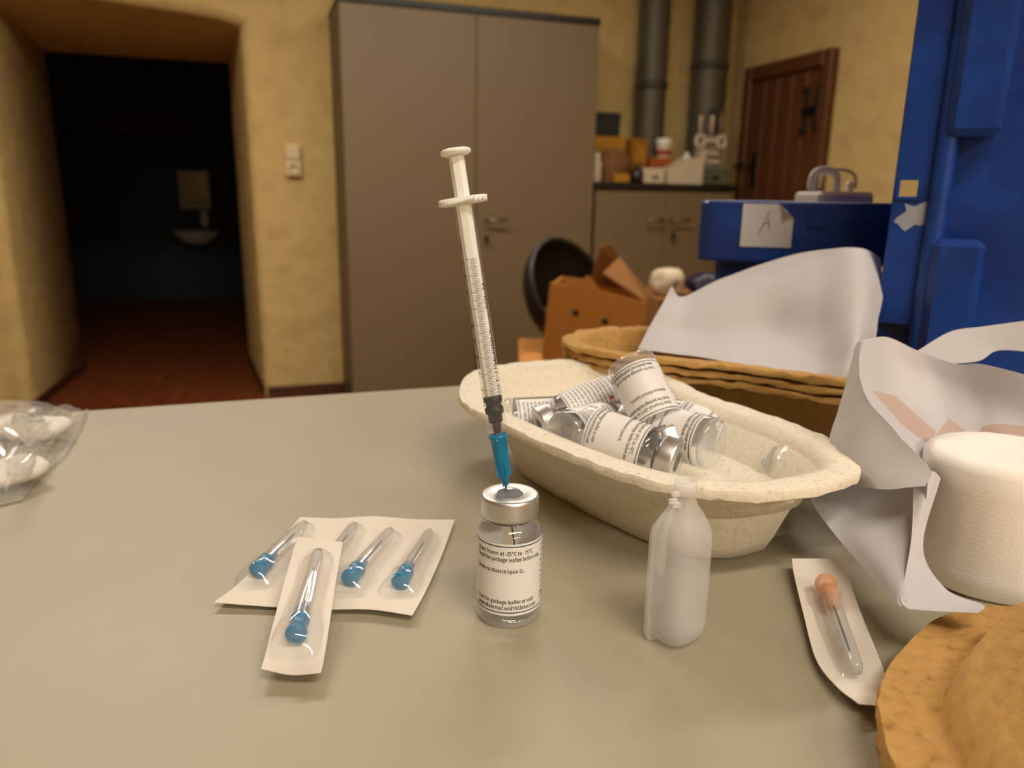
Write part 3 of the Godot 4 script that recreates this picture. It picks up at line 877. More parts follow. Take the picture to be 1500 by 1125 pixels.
func read_outline():
	var px := [[672, 572], [688, 546], [755, 531], [880, 527], [965, 546], [1042, 581], [1130, 608], [1228, 648], [1262, 683], [1240, 703], [1150, 721], [1040, 719], [925, 698], [800, 651], [718, 612], [679, 591]]
	var pts := []
	for p in px:
		var q := onto(p[0], p[1], 0.046)
		pts.append(Vector3(q.x, 0, q.z))
	var out := []
	var n := pts.size()
	for i in n:
		for k in 8: out.append(pts[i].cubic_interpolate(pts[(i + 1) % n], pts[(i + n - 1) % n], pts[(i + 2) % n], k / 8.0))
	var even := []
	for i in 120: even.append(out[int(float(i) / 120 * out.size())])
	for pass_ in 4:      # even the wobble out
		var s := []
		for i in even.size(): s.append(even[i] * 0.5 + (even[(i + 1) % 120] + even[(i + 119) % 120]) * 0.25)
		even = s
	dish_centre = Vector3.ZERO
	for p in even: dish_centre += p / 120.0
	dish_outline = []
	var area := 0.0
	for i in 120: area += (even[i] - dish_centre).cross(even[(i + 1) % 120] - dish_centre).y
	if area < 0: even.reverse()
	for p in even: dish_outline.append(p - dish_centre)

func inset(d: float) -> Array:
	var out := []
	for i in 120:
		var t: Vector3 = (dish_outline[(i + 2) % 120] - dish_outline[(i + 118) % 120]).normalized()
		var inward := Vector3.UP.cross(t)
		out.append(dish_outline[i] + inward * d)
	for pass_ in int(d * 600):
		var s := []
		for i in 120: s.append(out[i] * 0.5 + (out[(i + 1) % 120] + out[(i + 119) % 120]) * 0.25)
		out = s
	return out

func dish(called: String, label: String, m: Material, xf: Transform3D, group: String, sd: int, rough := 0.0006, tall := 0.046, over := false, bed := 0.0036):
	var t := thing(called, label, "dish", xf, group)
	var n := FastNoiseLite.new()
	n.seed = sd; n.frequency = 0.11; n.fractal_octaves = 3
	var h := tall
	# inset and height, from under the flange round the lip, down inside, and back up outside
	var inner := [[0.0, h - 0.0036], [-0.0004, h - 0.0015], [0.0003, h + 0.0002], [0.004, h + 0.0006], [0.009, h + 0.0004], [0.0130, h - 0.0004], [0.0152, h - 0.0045], [0.0215, h - 0.020], [0.0285, 0.0080 + bed], [0.0325, 0.0030 + bed], [0.037, bed + 0.0006], [0.043, bed]]
	var outer := [[0.043, 0.0], [0.0375, 0.0], [0.0345, 0.0012], [0.031, 0.008], [0.024, h - 0.021], [0.0172, h - 0.007], [0.0145, h - 0.0048], [0.008, h - 0.0042], [0.0, h - 0.0035]]
	var make := func(prof: Array) -> Array:
		var rows := []
		for p in prof:
			var row := []
			for q in inset(p[0]): 
				var w := Vector3(q.x, (h - p[1]) if over else p[1], q.z)
				var k := rough * (2.2 if p[1] > h - 0.005 and p[0] < 0.006 else 1.0)
				if p[1] <= 0.0: k = 0.0
				row.append(w + Vector3(n.get_noise_3dv(w * 1000), 1.1 * n.get_noise_3dv(w * 1000 + Vector3(90, 0, 0)), n.get_noise_3dv(w * 1000 + Vector3(0, 0, 70))) * k)
			rows.append(row)
		return rows
	var st := begin()
	var a: Array = make.call(inner)
	var b: Array = make.call(outer)
	for r in a: r.reverse()
	for r in b: r.reverse()
	var all := b + a.slice(1)
	if not over: all.reverse()
	var lip := b.size() - 1
	for k in all.size() - 1:
		var j := (all.size() - 2 - k) if not over else k
		st.set_smooth_group(1 if j < lip - 2 else (2 if j < lip else (3 if j < lip + 2 else 4)))
		grid(st, [all[k], all[k + 1]], true)
	st.set_smooth_group(7)
	var mid := Vector3.ZERO
	for p in a[-1]: mid += p / 120.0
	fan(st, a[-1], mid, not over)
	st.set_smooth_group(8)
	mid = Vector3.ZERO
	for p in b[0]: mid += p / 120.0
	fan(st, b[0], mid, over)
	part("tray", st, m, t)
	return t

func build_dishes():
	read_outline()
	var t = dish("kidney_dish", "pale grey pulp kidney dish holding the used glass vials", mats.pulp_grey, Transform3D(Basis(), dish_centre + Vector3(0, TT, 0)), "", 3, 0.0004, 0.046, false, 0.018)
	# torn shreds of pulp under the front rim
	for q in [[1150, 722, 0.005, 0.005], [1020, 722, 0.002, 0.003], [958, 712, 0.004, 0.003]]:
		var p: Vector3 = onto(q[0], q[1] - 4, 0.0425) - t.position
		var st := begin(true)
		for k in 7:
			var o := Vector3(rng.randf_range(-1, 1) * q[2], -rng.randf() * q[3], rng.randf_range(0, 1) * 0.001)
			box(st, p + o - Vector3(0.0018, 0.0014, 0.001), p + o + Vector3(0.0018, 0.0014, 0.001), 0.0008, Transform3D())
		part("torn_shred", st, mats.pulp_grey, t)
	# nested brown dishes at the back
	var yaw := deg_to_rad(180 + 36)
	var names := ["bottom brown pulp dish of the stack behind the pale dish", "middle brown pulp dish of the stack behind the pale dish", "top brown pulp dish of the stack, carrying the white sheet"]
	for i in 3:
		dish("brown_kidney_dish", names[i], mats.pulp_brown, Transform3D(Basis(Vector3.UP, yaw + 0.02 * i), Vector3(0.148 - 0.001 * i, TT + 0.0052 * i, -0.502 + 0.001 * i)), "nested brown dishes", 11 + i, 0.0009)
	# brown dishes lying upside down in the right foreground
	names = ["lowest brown pulp dish lying upside down in the right foreground", "middle brown pulp dish lying upside down in the right foreground", "uppermost brown pulp dish lying upside down in the right foreground"]
	for i in 3:
		dish("brown_kidney_dish", names[i], mats.pulp_brown, Transform3D(Basis(Vector3.UP, deg_to_rad(312 + i)), Vector3(0.154, TT + 0.0052 * i, -0.113)), "brown dishes in the foreground", 31 + i, 0.0005, 0.030, true)

# ------------------------------------------------------------------ vials
var vial_master: Node3D

func band(st: SurfaceTool, r: float, y0: float, y1: float, a0: float, a1: float, n := 48):
	var rows := []
	for y in [y0, y1]:
		var row := []
		for i in n + 1:
			var a := deg_to_rad(lerpf(a0, a1, float(i) / n))
			row.append(Vector3(r * sin(a), y, r * cos(a)))
		rows.append(row)
	grid(st, rows)

func make_vial(label: String, xf: Transform3D, group := "") -> Node3D:
	if vial_master:
		var c: Node3D = vial_master.duplicate()
		c.name = numbered("glass_vial")
		add_child(c, true)
		c.transform = xf
		tag(c, label, "vial", group)
		return c
	var t := thing("glass_vial", label, "vial", xf, group)
	vial_master = t
	var R := 0.012
	var st := begin()
	lathe(st, [Vector2(0.0104, 0.0), Vector2(0.0115, 0.0005), Vector2(R, 0.0016), Vector2(R, 0.008), Vector2(R, 0.02), Vector2(R, 0.0335), Vector2(0.0119, 0.0346), Vector2(0.0115, 0.0358), Vector2(0.0107, 0.0370), Vector2(0.0096, 0.0381), Vector2(0.0087, 0.0388), Vector2(0.0083, 0.0394), Vector2(0.0082, 0.0402), Vector2(0.0083, 0.0412)], 64)
	part("glass", st, mats.glass, t)
	st = begin()
	lathe(st, [Vector2(0, 0.0010), Vector2(0.006, 0.0006), Vector2(0.0100, 0.0002), Vector2(0.0112, 0.0006), Vector2(0.0117, 0.0016), Vector2(0.01165, 0.0034), Vector2(0.0108, 0.0030), Vector2(0.0085, 0.0024), Vector2(0, 0.0022)], 64)
	part("glass_base", st, mats.thick_glass, t)
	# label
	var L := R + 0.00008
	st = begin()
	band(st, L, 0.0058, 0.0338, -166, 166, 72)
	var lab := part("label", st, mats.label_paper, t)
	var B := R + 0.00012
	for y in [0.0070, 0.0328]:
		st = begin()
		band(st, B, y - 0.00022, y + 0.00022, -164, 164, 72)
		part("border_line", st, mats.blue_ink, lab)
	st = begin()
	var line := func(text: String, y: float, a0: float, a1: float, h: float):
		var w := deg_to_rad(a1 - a0) * B
		lettering(st, text, h * 1.08, w, func(x, yy, z):
			var a: float = deg_to_rad(a0) + x / B
			return Vector3(B * sin(a), y + yy, B * cos(a)), true)
	line.call("Store frozen at -25°C to -15°C.", 0.0302, -62, 46, 0.00150)
	line.call("Read the package leaflet before use.", 0.0278, -62, 62, 0.00150)
	line.call("Moderna Biotech Spain SL.", 0.0233, -62, 28, 0.00140)
	line.call("Scan for package leaflet or visit", 0.0112, -62, 48, 0.00150)
	line.call("www.ModernaCovid19Global.com", 0.0088, -62, 54, 0.00150)
	part("lettering", st, mats.ink, lab)
	# print too small to read on the rest of the label
	st = begin()
	for side in [[68, 152], [-152, -82]]:
		for k in 11:
			var y := 0.0305 - k * 0.0021
			var a: float = side[0]
			while a < side[1] - 6:
				var b := a + rng.randf_range(5, 16)
				band(st, B, y - 0.00026, y + 0.00026, a, minf(b, side[1]), 4)
				a = b + 3.0
	part("small_print", st, mats.grey_ink, lab)
	st = begin()
	band(st, B + 0.00002, 0.0095, 0.0118, 76, 84, 4)
	part("red_mark", st, mats.red_ink, lab)
	# crimped cap and rubber stopper
	st = begin()
	lathe(st, [Vector2(0.0086, 0.0408), Vector2(0.0099, 0.0404), Vector2(0.0104, 0.0409), Vector2(0.0105, 0.0418), Vector2(0.0105, 0.0472), Vector2(0.0103, 0.0480), Vector2(0.0097, 0.0484), Vector2(0.0088, 0.0485), Vector2(0.0050, 0.0484), Vector2(0.0046, 0.0482), Vector2(0.0045, 0.0476)], 64)
	part("cap", st, mats.aluminium, t)
	st = begin()
	lathe(st, [Vector2(0.0072, 0.0385), Vector2(0.0080, 0.0388), Vector2(0.0082, 0.0410), Vector2(0.0046, 0.0476), Vector2(0.0042, 0.0482), Vector2(0, 0.0483)], 40)
	part("stopper", st, mats.rubber_grey, t)
	return t

func lying(base: Vector3, dir: Vector3, roll: float) -> Transform3D:
	var y := dir.normalized()
	var z := (Vector3(0.0, 0.55, 0.83) - y * y.dot(Vector3(0.0, 0.55, 0.83))).normalized()   # the label faces up and towards the viewer
	var b := Basis(y.cross(z), y, z)
	return Transform3D(Basis(y, deg_to_rad(roll)) * b, base)

func build_vials():
	var v0 := Vector3(0.0, TT, -0.2545)
	make_vial("upright glass vial with the syringe stuck in its stopper", Transform3D(Basis(Vector3.UP, deg_to_rad(-1)), v0))
	var g := "used vials lying in the pale dish"
	var list := [
		# middle in the picture, height above the table, direction from base to cap, roll, label
		[803, 613, 0.036, Vector3(0.98, 0.02, -0.15), 120, "leftmost used vial in the dish, lying behind the others"],
		[852, 600, 0.046, Vector3(-0.86, -0.30, 0.30), -95, "used vial with a red mark on its label, leaning to the upper right"],
		[864, 628, 0.043, Vector3(0.66, -0.06, -0.75), 30, "used vial with its round glass base towards the left rim"],
		[920, 651, 0.042, Vector3(0.85, -0.16, 0.52), -8, "used vial with the silver cap above the front rim at centre"],
		[952, 592, 0.058, Vector3(0.34, -0.70, 0.62), 30, "used vial turned upside down on top of the pile"],
		[915, 614, 0.038, Vector3(0.62, -0.50, 0.40), 170, "used vial wedged between the red-marked and upside-down vials"],
		[980, 633, 0.046, Vector3(-0.74, 0.02, -0.66), 10, "used vial with its clear round base facing the right"],
		[1040, 634, 0.031, Vector3(0.80, -0.16, 0.54), 10, "used vial whose silver cap points right towards the empty end"],
		[1134, 684, 0.0235, Vector3(-0.1, -0.35, -0.93), 40, "rightmost used vial in the dish, only the edge of its base showing"],
	]
	for q in list:
		var mid := onto(q[0], q[1], q[2])
		var d: Vector3 = q[3].normalized()
		make_vial(q[5], lying(mid - d * 0.024, d, q[4]), g)

# ------------------------------------------------------------------ syringe
func build_syringe():
	var v0 := Vector3(0.0, TT, -0.2545)
	var e := v0 + Vector3(-0.0015, 0.0483, -0.0035)
	var tip := at(667, 219, 0.2715)
	var y := (tip - e).normalized()
	var z := (Vector3(0, 0, 1) - y * y.z).normalized()
	var b := Basis(y.cross(z), y, z)
	b = b.rotated(y, deg_to_rad(-6))
	var t := thing("syringe", "slim white syringe with blue needle hub standing in the vial stopper", "syringe", Transform3D(b, e))
	var mm := 0.001
	var P := func(a: Array) -> Array:
		return a.map(func(q): return Vector2(q[0] * mm, q[1] * mm))
	var st := begin()
	tube(st, [Vector3(0, -0.026, 0), Vector3(0, 0.010, 0)], 0.00032, 8)
	part("needle", st, mats.needle_steel, t)
	st = begin()
	lathe(st, P.call([[0.7, 1.2], [1.15, 1.3], [1.25, 3.5], [2.0, 5.4], [2.2, 8.5], [2.75, 12.0], [3.0, 13.5], [3.1, 19.0], [3.45, 19.3], [3.45, 20.8], [2.7, 21.0], [2.6, 14.0], [1.2, 9.0]]), 40)
	var hub := part("needle_hub", st, mats.hub_blue, t)
	for k in 4:
		st = begin(true)
		box(st, Vector3(0.0010, 0.0050, -0.0003), Vector3(0.0028, 0.0125, 0.0003), 0.0001, Transform3D(Basis(Vector3.UP, k * PI / 2 + 0.5), Vector3.ZERO))
		part("fin", st, mats.hub_blue, hub)
	st = begin()
	lathe(st, P.call([[0.0, 2.0], [0.9, 2.2], [1.0, 9.5], [0.6, 10.0], [0.0, 10.0]]), 20)
	part("core", st, mats.hub_blue_solid, hub)
	st = begin()
	lathe(st, P.call([[1.6, 12.5], [2.0, 12.6], [2.3, 21.4], [3.3, 22.2], [3.6, 23.4], [3.6, 60], [3.6, 102.5], [3.9, 103.4]]), 48)
	part("barrel", st, mats.syringe_clear, t)
	st = begin()
	var wing := rounded(0.0172, 0.0092, 0.0044, 8)
	prism(st, wing, 0.0, 0.0019, Transform3D(Basis(Vector3.RIGHT, -PI / 2), Vector3(0, 0.1035, 0)))
	part("flange", st, mats.syringe_white, t)
	st = begin()
	lathe(st, P.call([[0, 21.3], [1.2, 21.5], [1.5, 22.6], [1.7, 25.0], [2.6, 25.6], [2.6, 28.2], [3.35, 28.8], [3.4, 30.6], [2.8, 31.1], [2.8, 32.6], [3.4, 33.1], [3.4, 34.8], [2.5, 35.2], [0, 35.2]]), 40)
	part("piston", st, mats.rubber_black, t)
	# plunger: cross-shaped rod and thumb rest
	st = begin(true)
	prism(st, PackedVector2Array([Vector2(-0.0026, -0.0008), Vector2(-0.0012, -0.0022), Vector2(0.0012, -0.0022), Vector2(0.0026, -0.0008), Vector2(0.0026, 0.0008), Vector2(0.0012, 0.0022), Vector2(-0.0012, 0.0022), Vector2(-0.0026, 0.0008)]), 0.0352, 0.1205, Transform3D(Basis(Vector3.RIGHT, -PI / 2), Vector3.ZERO))
	var rod := part("plunger", st, mats.syringe_white, t)
	st = begin()
	lathe(st, P.call([[0.0, 119.9], [4.4, 120.0], [5.2, 120.4], [5.4, 121.0], [5.2, 121.6], [4.6, 121.9], [0.0, 122.0]]), 48)
	part("thumb_rest", st, mats.syringe_white, rod)
	# scale and lettering
	st = begin()
	var R := 0.00366
	for i in 101:
		var s := lerpf(0.0262, 0.0842, i / 100.0)
		var a0 := -28.0 if i % 10 == 0 else (-12.0 if i % 5 == 0 else 0.0)
		band(st, R, s - 0.00007, s + 0.00007, a0, 36, 6)
	part("scale_marks", st, mats.ink, t)
	st = begin()
	var up := func(text: String, s0: float, deg: float, h: float, w: float):
		lettering(st, text, h, w, func(x, yy, _z):
			var a: float = deg_to_rad(deg) - yy / R
			return Vector3(R * sin(a), s0 + x, R * cos(a)))
	for i in range(1, 10):
		up.call(".%d" % i, lerpf(0.0262, 0.0842, i / 10.0) - 0.0012, -56, 0.0022, 0.0)
	up.call("1", 0.0826, -56, 0.0024, 0.0)
	up.call("mL", 0.0872, -56, 0.0018, 0.0)
	up.call("SINGLE-USE ONLY", 0.0305, 58, 0.0014, 0.0285)
	up.call("SOL-M", 0.0665, 58, 0.0014, 0.0088)
	part("lettering", st, mats.ink, t)

# ------------------------------------------------------------------ ampoule
func superellipse(a: float, b: float, n: float, k: int, turn := 0.0) -> Array:
	var out := []
	for i in k:
		var t := TAU * i / k
		var q := Vector3(a * signf(cos(t)) * pow(absf(cos(t)), 2.0 / n), 0, -b * signf(sin(t)) * pow(absf(sin(t)), 2.0 / n))
		out.append(q.rotated(Vector3.UP, turn))
	return out

func build_ampoule():
	var p := onto(988, 934, 0.0)
	var t := thing("plastic_ampoule", "milky plastic ampoule half full of clear liquid in front of the dish", "ampoule", Transform3D(Basis(Vector3.UP, deg_to_rad(8)), p))
	var prof := [[0.0, 0.0, 2.0, 0.0004], [0.0055, 0.0050, 2.2, 0.0004], [0.0078, 0.0072, 2.6, 0.0016], [0.0092, 0.0086, 2.8, 0.0040], [0.0096, 0.0090, 3.0, 0.008], [0.0096, 0.0090, 3.0, 0.025], [0.0096, 0.0090, 2.8, 0.040], [0.0093, 0.0086, 2.4, 0.0432], [0.0083, 0.0076, 2.1, 0.0462], [0.0066, 0.0060, 2.0, 0.0490], [0.0050, 0.0048, 2.0, 0.0508], [0.0042, 0.0042, 2.0, 0.0522], [0.0038, 0.0038, 2, 0.0535], [0.0036, 0.0036, 2, 0.0552], [0.0040, 0.0040, 2, 0.0560], [0.0041, 0.0041, 2, 0.0590], [0.0037, 0.0037, 2, 0.0602], [0.0030, 0.0030, 2, 0.0606], [0.0028, 0.0028, 2, 0.0596]]
	var rows := []
	for q in prof:
		var row := []
		for w in superellipse(q[0], q[1], q[2], 56, 0.55): row.append(w + Vector3(0, q[3], 0))
		rows.append(row)
	var st := begin()
	grid(st, rows, true)
	part("body", st, mats.ampoule_film, t)
	st = begin()
	rows = []
	for q in [[0.0, 0.0, 2.0, 0.0012], [0.0052, 0.0048, 2.2, 0.0012], [0.0074, 0.0068, 2.6, 0.0024], [0.0088, 0.0082, 2.8, 0.0045], [0.0091, 0.0085, 3.0, 0.008], [0.0091, 0.0085, 3.0, 0.0272], [0.0086, 0.0080, 3.0, 0.0266], [0.006, 0.0055, 2.5, 0.0262], [0.0, 0.0, 2.0, 0.0260]]:
		var row := []
		for w in superellipse(q[0], q[1], q[2], 56, 0.55): row.append(w + Vector3(0, q[3], 0))
		rows.append(row)
	grid(st, rows, true)
	part("liquid", st, mats.ampoule_water, t)
	# moulded seam along the left edge, torn off at the neck
	st = begin()
	prism(st, PackedVector2Array([Vector2(-0.0118, 0.0035), Vector2(-0.0104, 0.0008), Vector2(-0.0080, 0.0006), Vector2(-0.0060, 0.0028), Vector2(-0.0060, 0.044), Vector2(-0.0040, 0.0495), Vector2(-0.0030, 0.054), Vector2(-0.0044, 0.0545), Vector2(-0.0062, 0.0500), Vector2(-0.0090, 0.0470), Vector2(-0.0112, 0.0435), Vector2(-0.0118, 0.040)]), -0.0009, 0.0009, Transform3D(Basis(Vector3.UP, -0.15), Vector3(0.0, 0, 0.002)))
	part("seam", st, mats.ampoule_film, t)
	st = begin(true)
	for q in [[-0.0062, 0.0555], [-0.0070, 0.0530], [-0.0055, 0.0515]]:
		box(st, Vector3(q[0], q[1], -0.0004), Vector3(q[0] + 0.003, q[1] + 0.002, 0.0006), 0.0003, Transform3D(Basis(), Vector3(0, 0, 0.003)))
	part("torn_tab", st, mats.ampoule_film, t)

# ------------------------------------------------------------------ packed needles
func packed_needle(t: Node3D, hub: Vector3, end: Vector3, film: Material, hub_m: Material, hub_core: Material, k := 1.0):
	# hub and end are in the thing's own axes; the hub's wide mouth is at "hub"
	var along_ := end - hub
	var len_ := along_.length()
	var y := along_ / len_
	var x := y.cross(Vector3.UP).normalized()
	var z := x.cross(y)
	var xf := Transform3D(Basis(x, y, z), hub)     # local y along the needle, z up
	var wide := xf * Transform3D(Basis.from_scale(Vector3(k, k, k)), Vector3.ZERO)
	var st := begin()
	lathe(st, [Vector2(0.0021, -0.0002), Vector2(0.0033, 0.0), Vector2(0.0036, 0.0004), Vector2(0.0036, 0.0018), Vector2(0.0032, 0.0022), Vector2(0.0030, 0.0065), Vector2(0.0033, 0.0072), Vector2(0.0033, 0.0088), Vector2(0.0026, 0.0096), Vector2(0.0022, 0.0145), Vector2(0.0012, 0.0155), Vector2(0, 0.0156)], 28, wide)
	var h := part("needle_hub", st, hub_m, t)
	st = begin()
	lathe(st, [Vector2(0.0034, 0.0012), Vector2(0.0026, 0.0002), Vector2(0.0, 0.0003)], 28, wide)
	lathe(st, [Vector2(0.0, 0.0003), Vector2(0.0016, 0.003), Vector2(0.0017, 0.014), Vector2(0, 0.0145)], 20, wide)
	part("core", st, hub_core, h)
	st = begin()
	tube(st, [xf * Vector3(0, 0.014, 0), xf * Vector3(0, len_ - 0.012, 0)], 0.00042, 8)
	part("cannula", st, mats.needle_steel, t)
	st = begin()
	lathe(st, [Vector2(0.0030, 0.009), Vector2(0.0029, 0.020), Vector2(0.0025, len_ - 0.004), Vector2(0.0018, len_ - 0.001), Vector2(0, len_ - 0.0006)], 28, xf)
	part("sheath", st, mats.sheath, t)
	# blister: a dome of film over hub and sheath
	st = begin()
	var rows := []
	for q in [[-0.0060, 0.0050, 0.0], [-0.0052, 0.0054, 0.0022], [-0.0030, 0.0060, 0.0060], [0.0, 0.0062, 0.0079], [0.009, 0.0061, 0.0078], [0.012, 0.0055, 0.0068], [0.016, 0.0052, 0.0066], [len_ * 0.6, 0.0049, 0.0063], [len_ - 0.004, 0.0047, 0.0060], [len_ + 0.0005, 0.0043, 0.0050], [len_ + 0.0030, 0.0038, 0.0024], [len_ + 0.0038, 0.0036, 0.0]]:
		var row := []
		for i in 15:
			var a := PI * i / 14
			var flare := 1.0 + 0.35 * pow(absf(cos(a)), 6)
			row.append(xf * Vector3(-q[1] * cos(a) * flare, q[0], -hub.y + 0.0006 + q[2] * pow(maxf(sin(a), 0.0), 0.7)))
		rows.append(row)
	rows.reverse()
	wrinkle(rows, 0.0005, 0.09, int(hub.x * 100000) + 5)
	grid(st, rows)
	part("blister", st, film, t)

func build_needle_packs():
	# strip of four
	var o := onto(490, 830, 0.0)
	var base := [o]
	var L := func(px: float, py: float, h: float) -> Vector3: return onto(px, py, h) - base[0]
	var t := thing("needle_strip", "joined strip of four sealed blue needles lying behind the single one", "needle pack", Transform3D(Basis(), o))
	var ctrl := [
		[L.call(440, 758, 0.0012), L.call(492, 760, 0.0010), L.call(546, 757, 0.0016), L.call(605, 761, 0.0010), L.call(666, 762, 0.0016)],
		[L.call(398, 806, 0.0008), L.call(455, 806, 0.0008), L.call(517, 808, 0.0008), L.call(578, 810, 0.0008), L.call(648, 812, 0.0012)],
		[L.call(350, 855, 0.0010), L.call(420, 862, 0.0010), L.call(488, 862, 0.0010), L.call(555, 866, 0.0010), L.call(625, 864, 0.0020)],
		[L.call(313, 883, 0.0026), L.call(393, 889, 0.0020), L.call(462, 893, 0.0024), L.call(540, 893, 0.0030), L.call(604, 902, 0.0030)],
	]
	var st := begin()
	slab(st, patch(ctrl, 41, 25), 0.00028)
	part("backing_paper", st, mats.pack_paper, t)
	for q in [[376, 836, 447, 766], [462, 848, 520, 768], [511, 848, 573, 776], [585, 853, 630, 778]]:
		packed_needle(t, L.call(q[0], q[1], 0.0052), L.call(q[2], q[3], 0.0050), mats.blister_film, mats.hub_blue, mats.hub_blue_solid)
	# single pack on top of it
	o = onto(440, 890, 0.0)
	base[0] = o
	t = thing("needle_pack", "single sealed blue needle lying across the strip of four", "needle pack", Transform3D(Basis(), o))
	ctrl = [
		[L.call(436, 787, 0.0120), L.call(468, 791, 0.0125), L.call(502, 795, 0.0120)],
		[L.call(419, 845, 0.0118), L.call(453, 850, 0.0115), L.call(492, 853, 0.0118)],
		[L.call(400, 915, 0.0078), L.call(440, 918, 0.0078), L.call(482, 920, 0.0078)],
		[L.call(388, 962, 0.0050), L.call(430, 968, 0.0046), L.call(474, 970, 0.0052)],
		[L.call(382, 980, 0.0052), L.call(426, 989, 0.0040), L.call(470, 986, 0.0052)],
	]
	st = begin()
	slab(st, patch(ctrl, 15, 33), 0.00028)
	part("backing_paper", st, mats.pack_paper, t)
	# the needle lies parallel to the tilted paper: built flat, then tipped
	var hub: Vector3 = L.call(433, 931, 0.0112)
	var end: Vector3 = L.call(467, 806, 0.0168)
	packed_needle_tilted(t, hub, end)
	# orange needle
	o = onto(1225, 910, 0.0)
	base[0] = o
	t = thing("needle_pack", "sealed needle with orange hub lying alone at the right", "needle pack", Transform3D(Basis(), o))
	ctrl = [
		[L.call(1160, 819, 0.0060), L.call(1199, 819, 0.0064), L.call(1238, 819, 0.0060)],
		[L.call(1163, 842, 0.0048), L.call(1202, 842, 0.0046), L.call(1242, 842, 0.0050)],
		[L.call(1178, 905, 0.0030), L.call(1218, 900, 0.0024), L.call(1260, 896, 0.0035)],
		[L.call(1195, 966, 0.0026), L.call(1240, 960, 0.0022), L.call(1282, 950, 0.0034)],
		[L.call(1225, 1006, 0.0040), L.call(1258, 998, 0.0030), L.call(1296, 990, 0.0030)],
		[L.call(1258, 1032, 0.0046), L.call(1278, 1034, 0.0040), L.call(1300, 1036, 0.0036)],
	]
	st = begin()
	slab(st, patch(ctrl, 15, 33), 0.00028)
	part("backing_paper", st, mats.pack_paper, t)
	packed_needle(t, L.call(1209, 853, 0.0086), L.call(1256, 985, 0.0070), mats.blister_film, mats.hub_orange, mats.hub_orange, 1.15)

func packed_needle_tilted(t: Node3D, hub: Vector3, end: Vector3):
	packed_needle(t, Vector3(hub.x, 0.0046, hub.z), Vector3(end.x, 0.0046, end.z), mats.blister_film, mats.hub_blue, mats.hub_blue_solid)
	var flat := Vector3(end.x - hub.x, 0, end.z - hub.z)
	var axis := flat.cross(Vector3.UP).normalized()
	var angle := atan2(end.y - hub.y, flat.length())
	var foot := Vector3(hub.x, 0.0046, hub.z)
	var tip := Basis(axis, angle)
	for c in t.get_children():
		if c.name.begins_with("backing"): continue
		c.transform = Transform3D(tip, hub - tip * foot) * c.transform

# ------------------------------------------------------------------ crates
func onz(x: float, y: float, z: float) -> Vector3:
	var r := sight(x, y)
	return Vector3(0, EYE, 0) + r * (z / r.z)

func on_face(x: float, y: float, xf: Transform3D) -> Vector3:     # where that line of sight meets the z = 0 plane of xf, in its axes
	var inv := xf.affine_inverse()
	var a := inv * Vector3(0, EYE, 0)
	var d := inv.basis * sight(x, y)
	return a - d * (a.z / d.z)

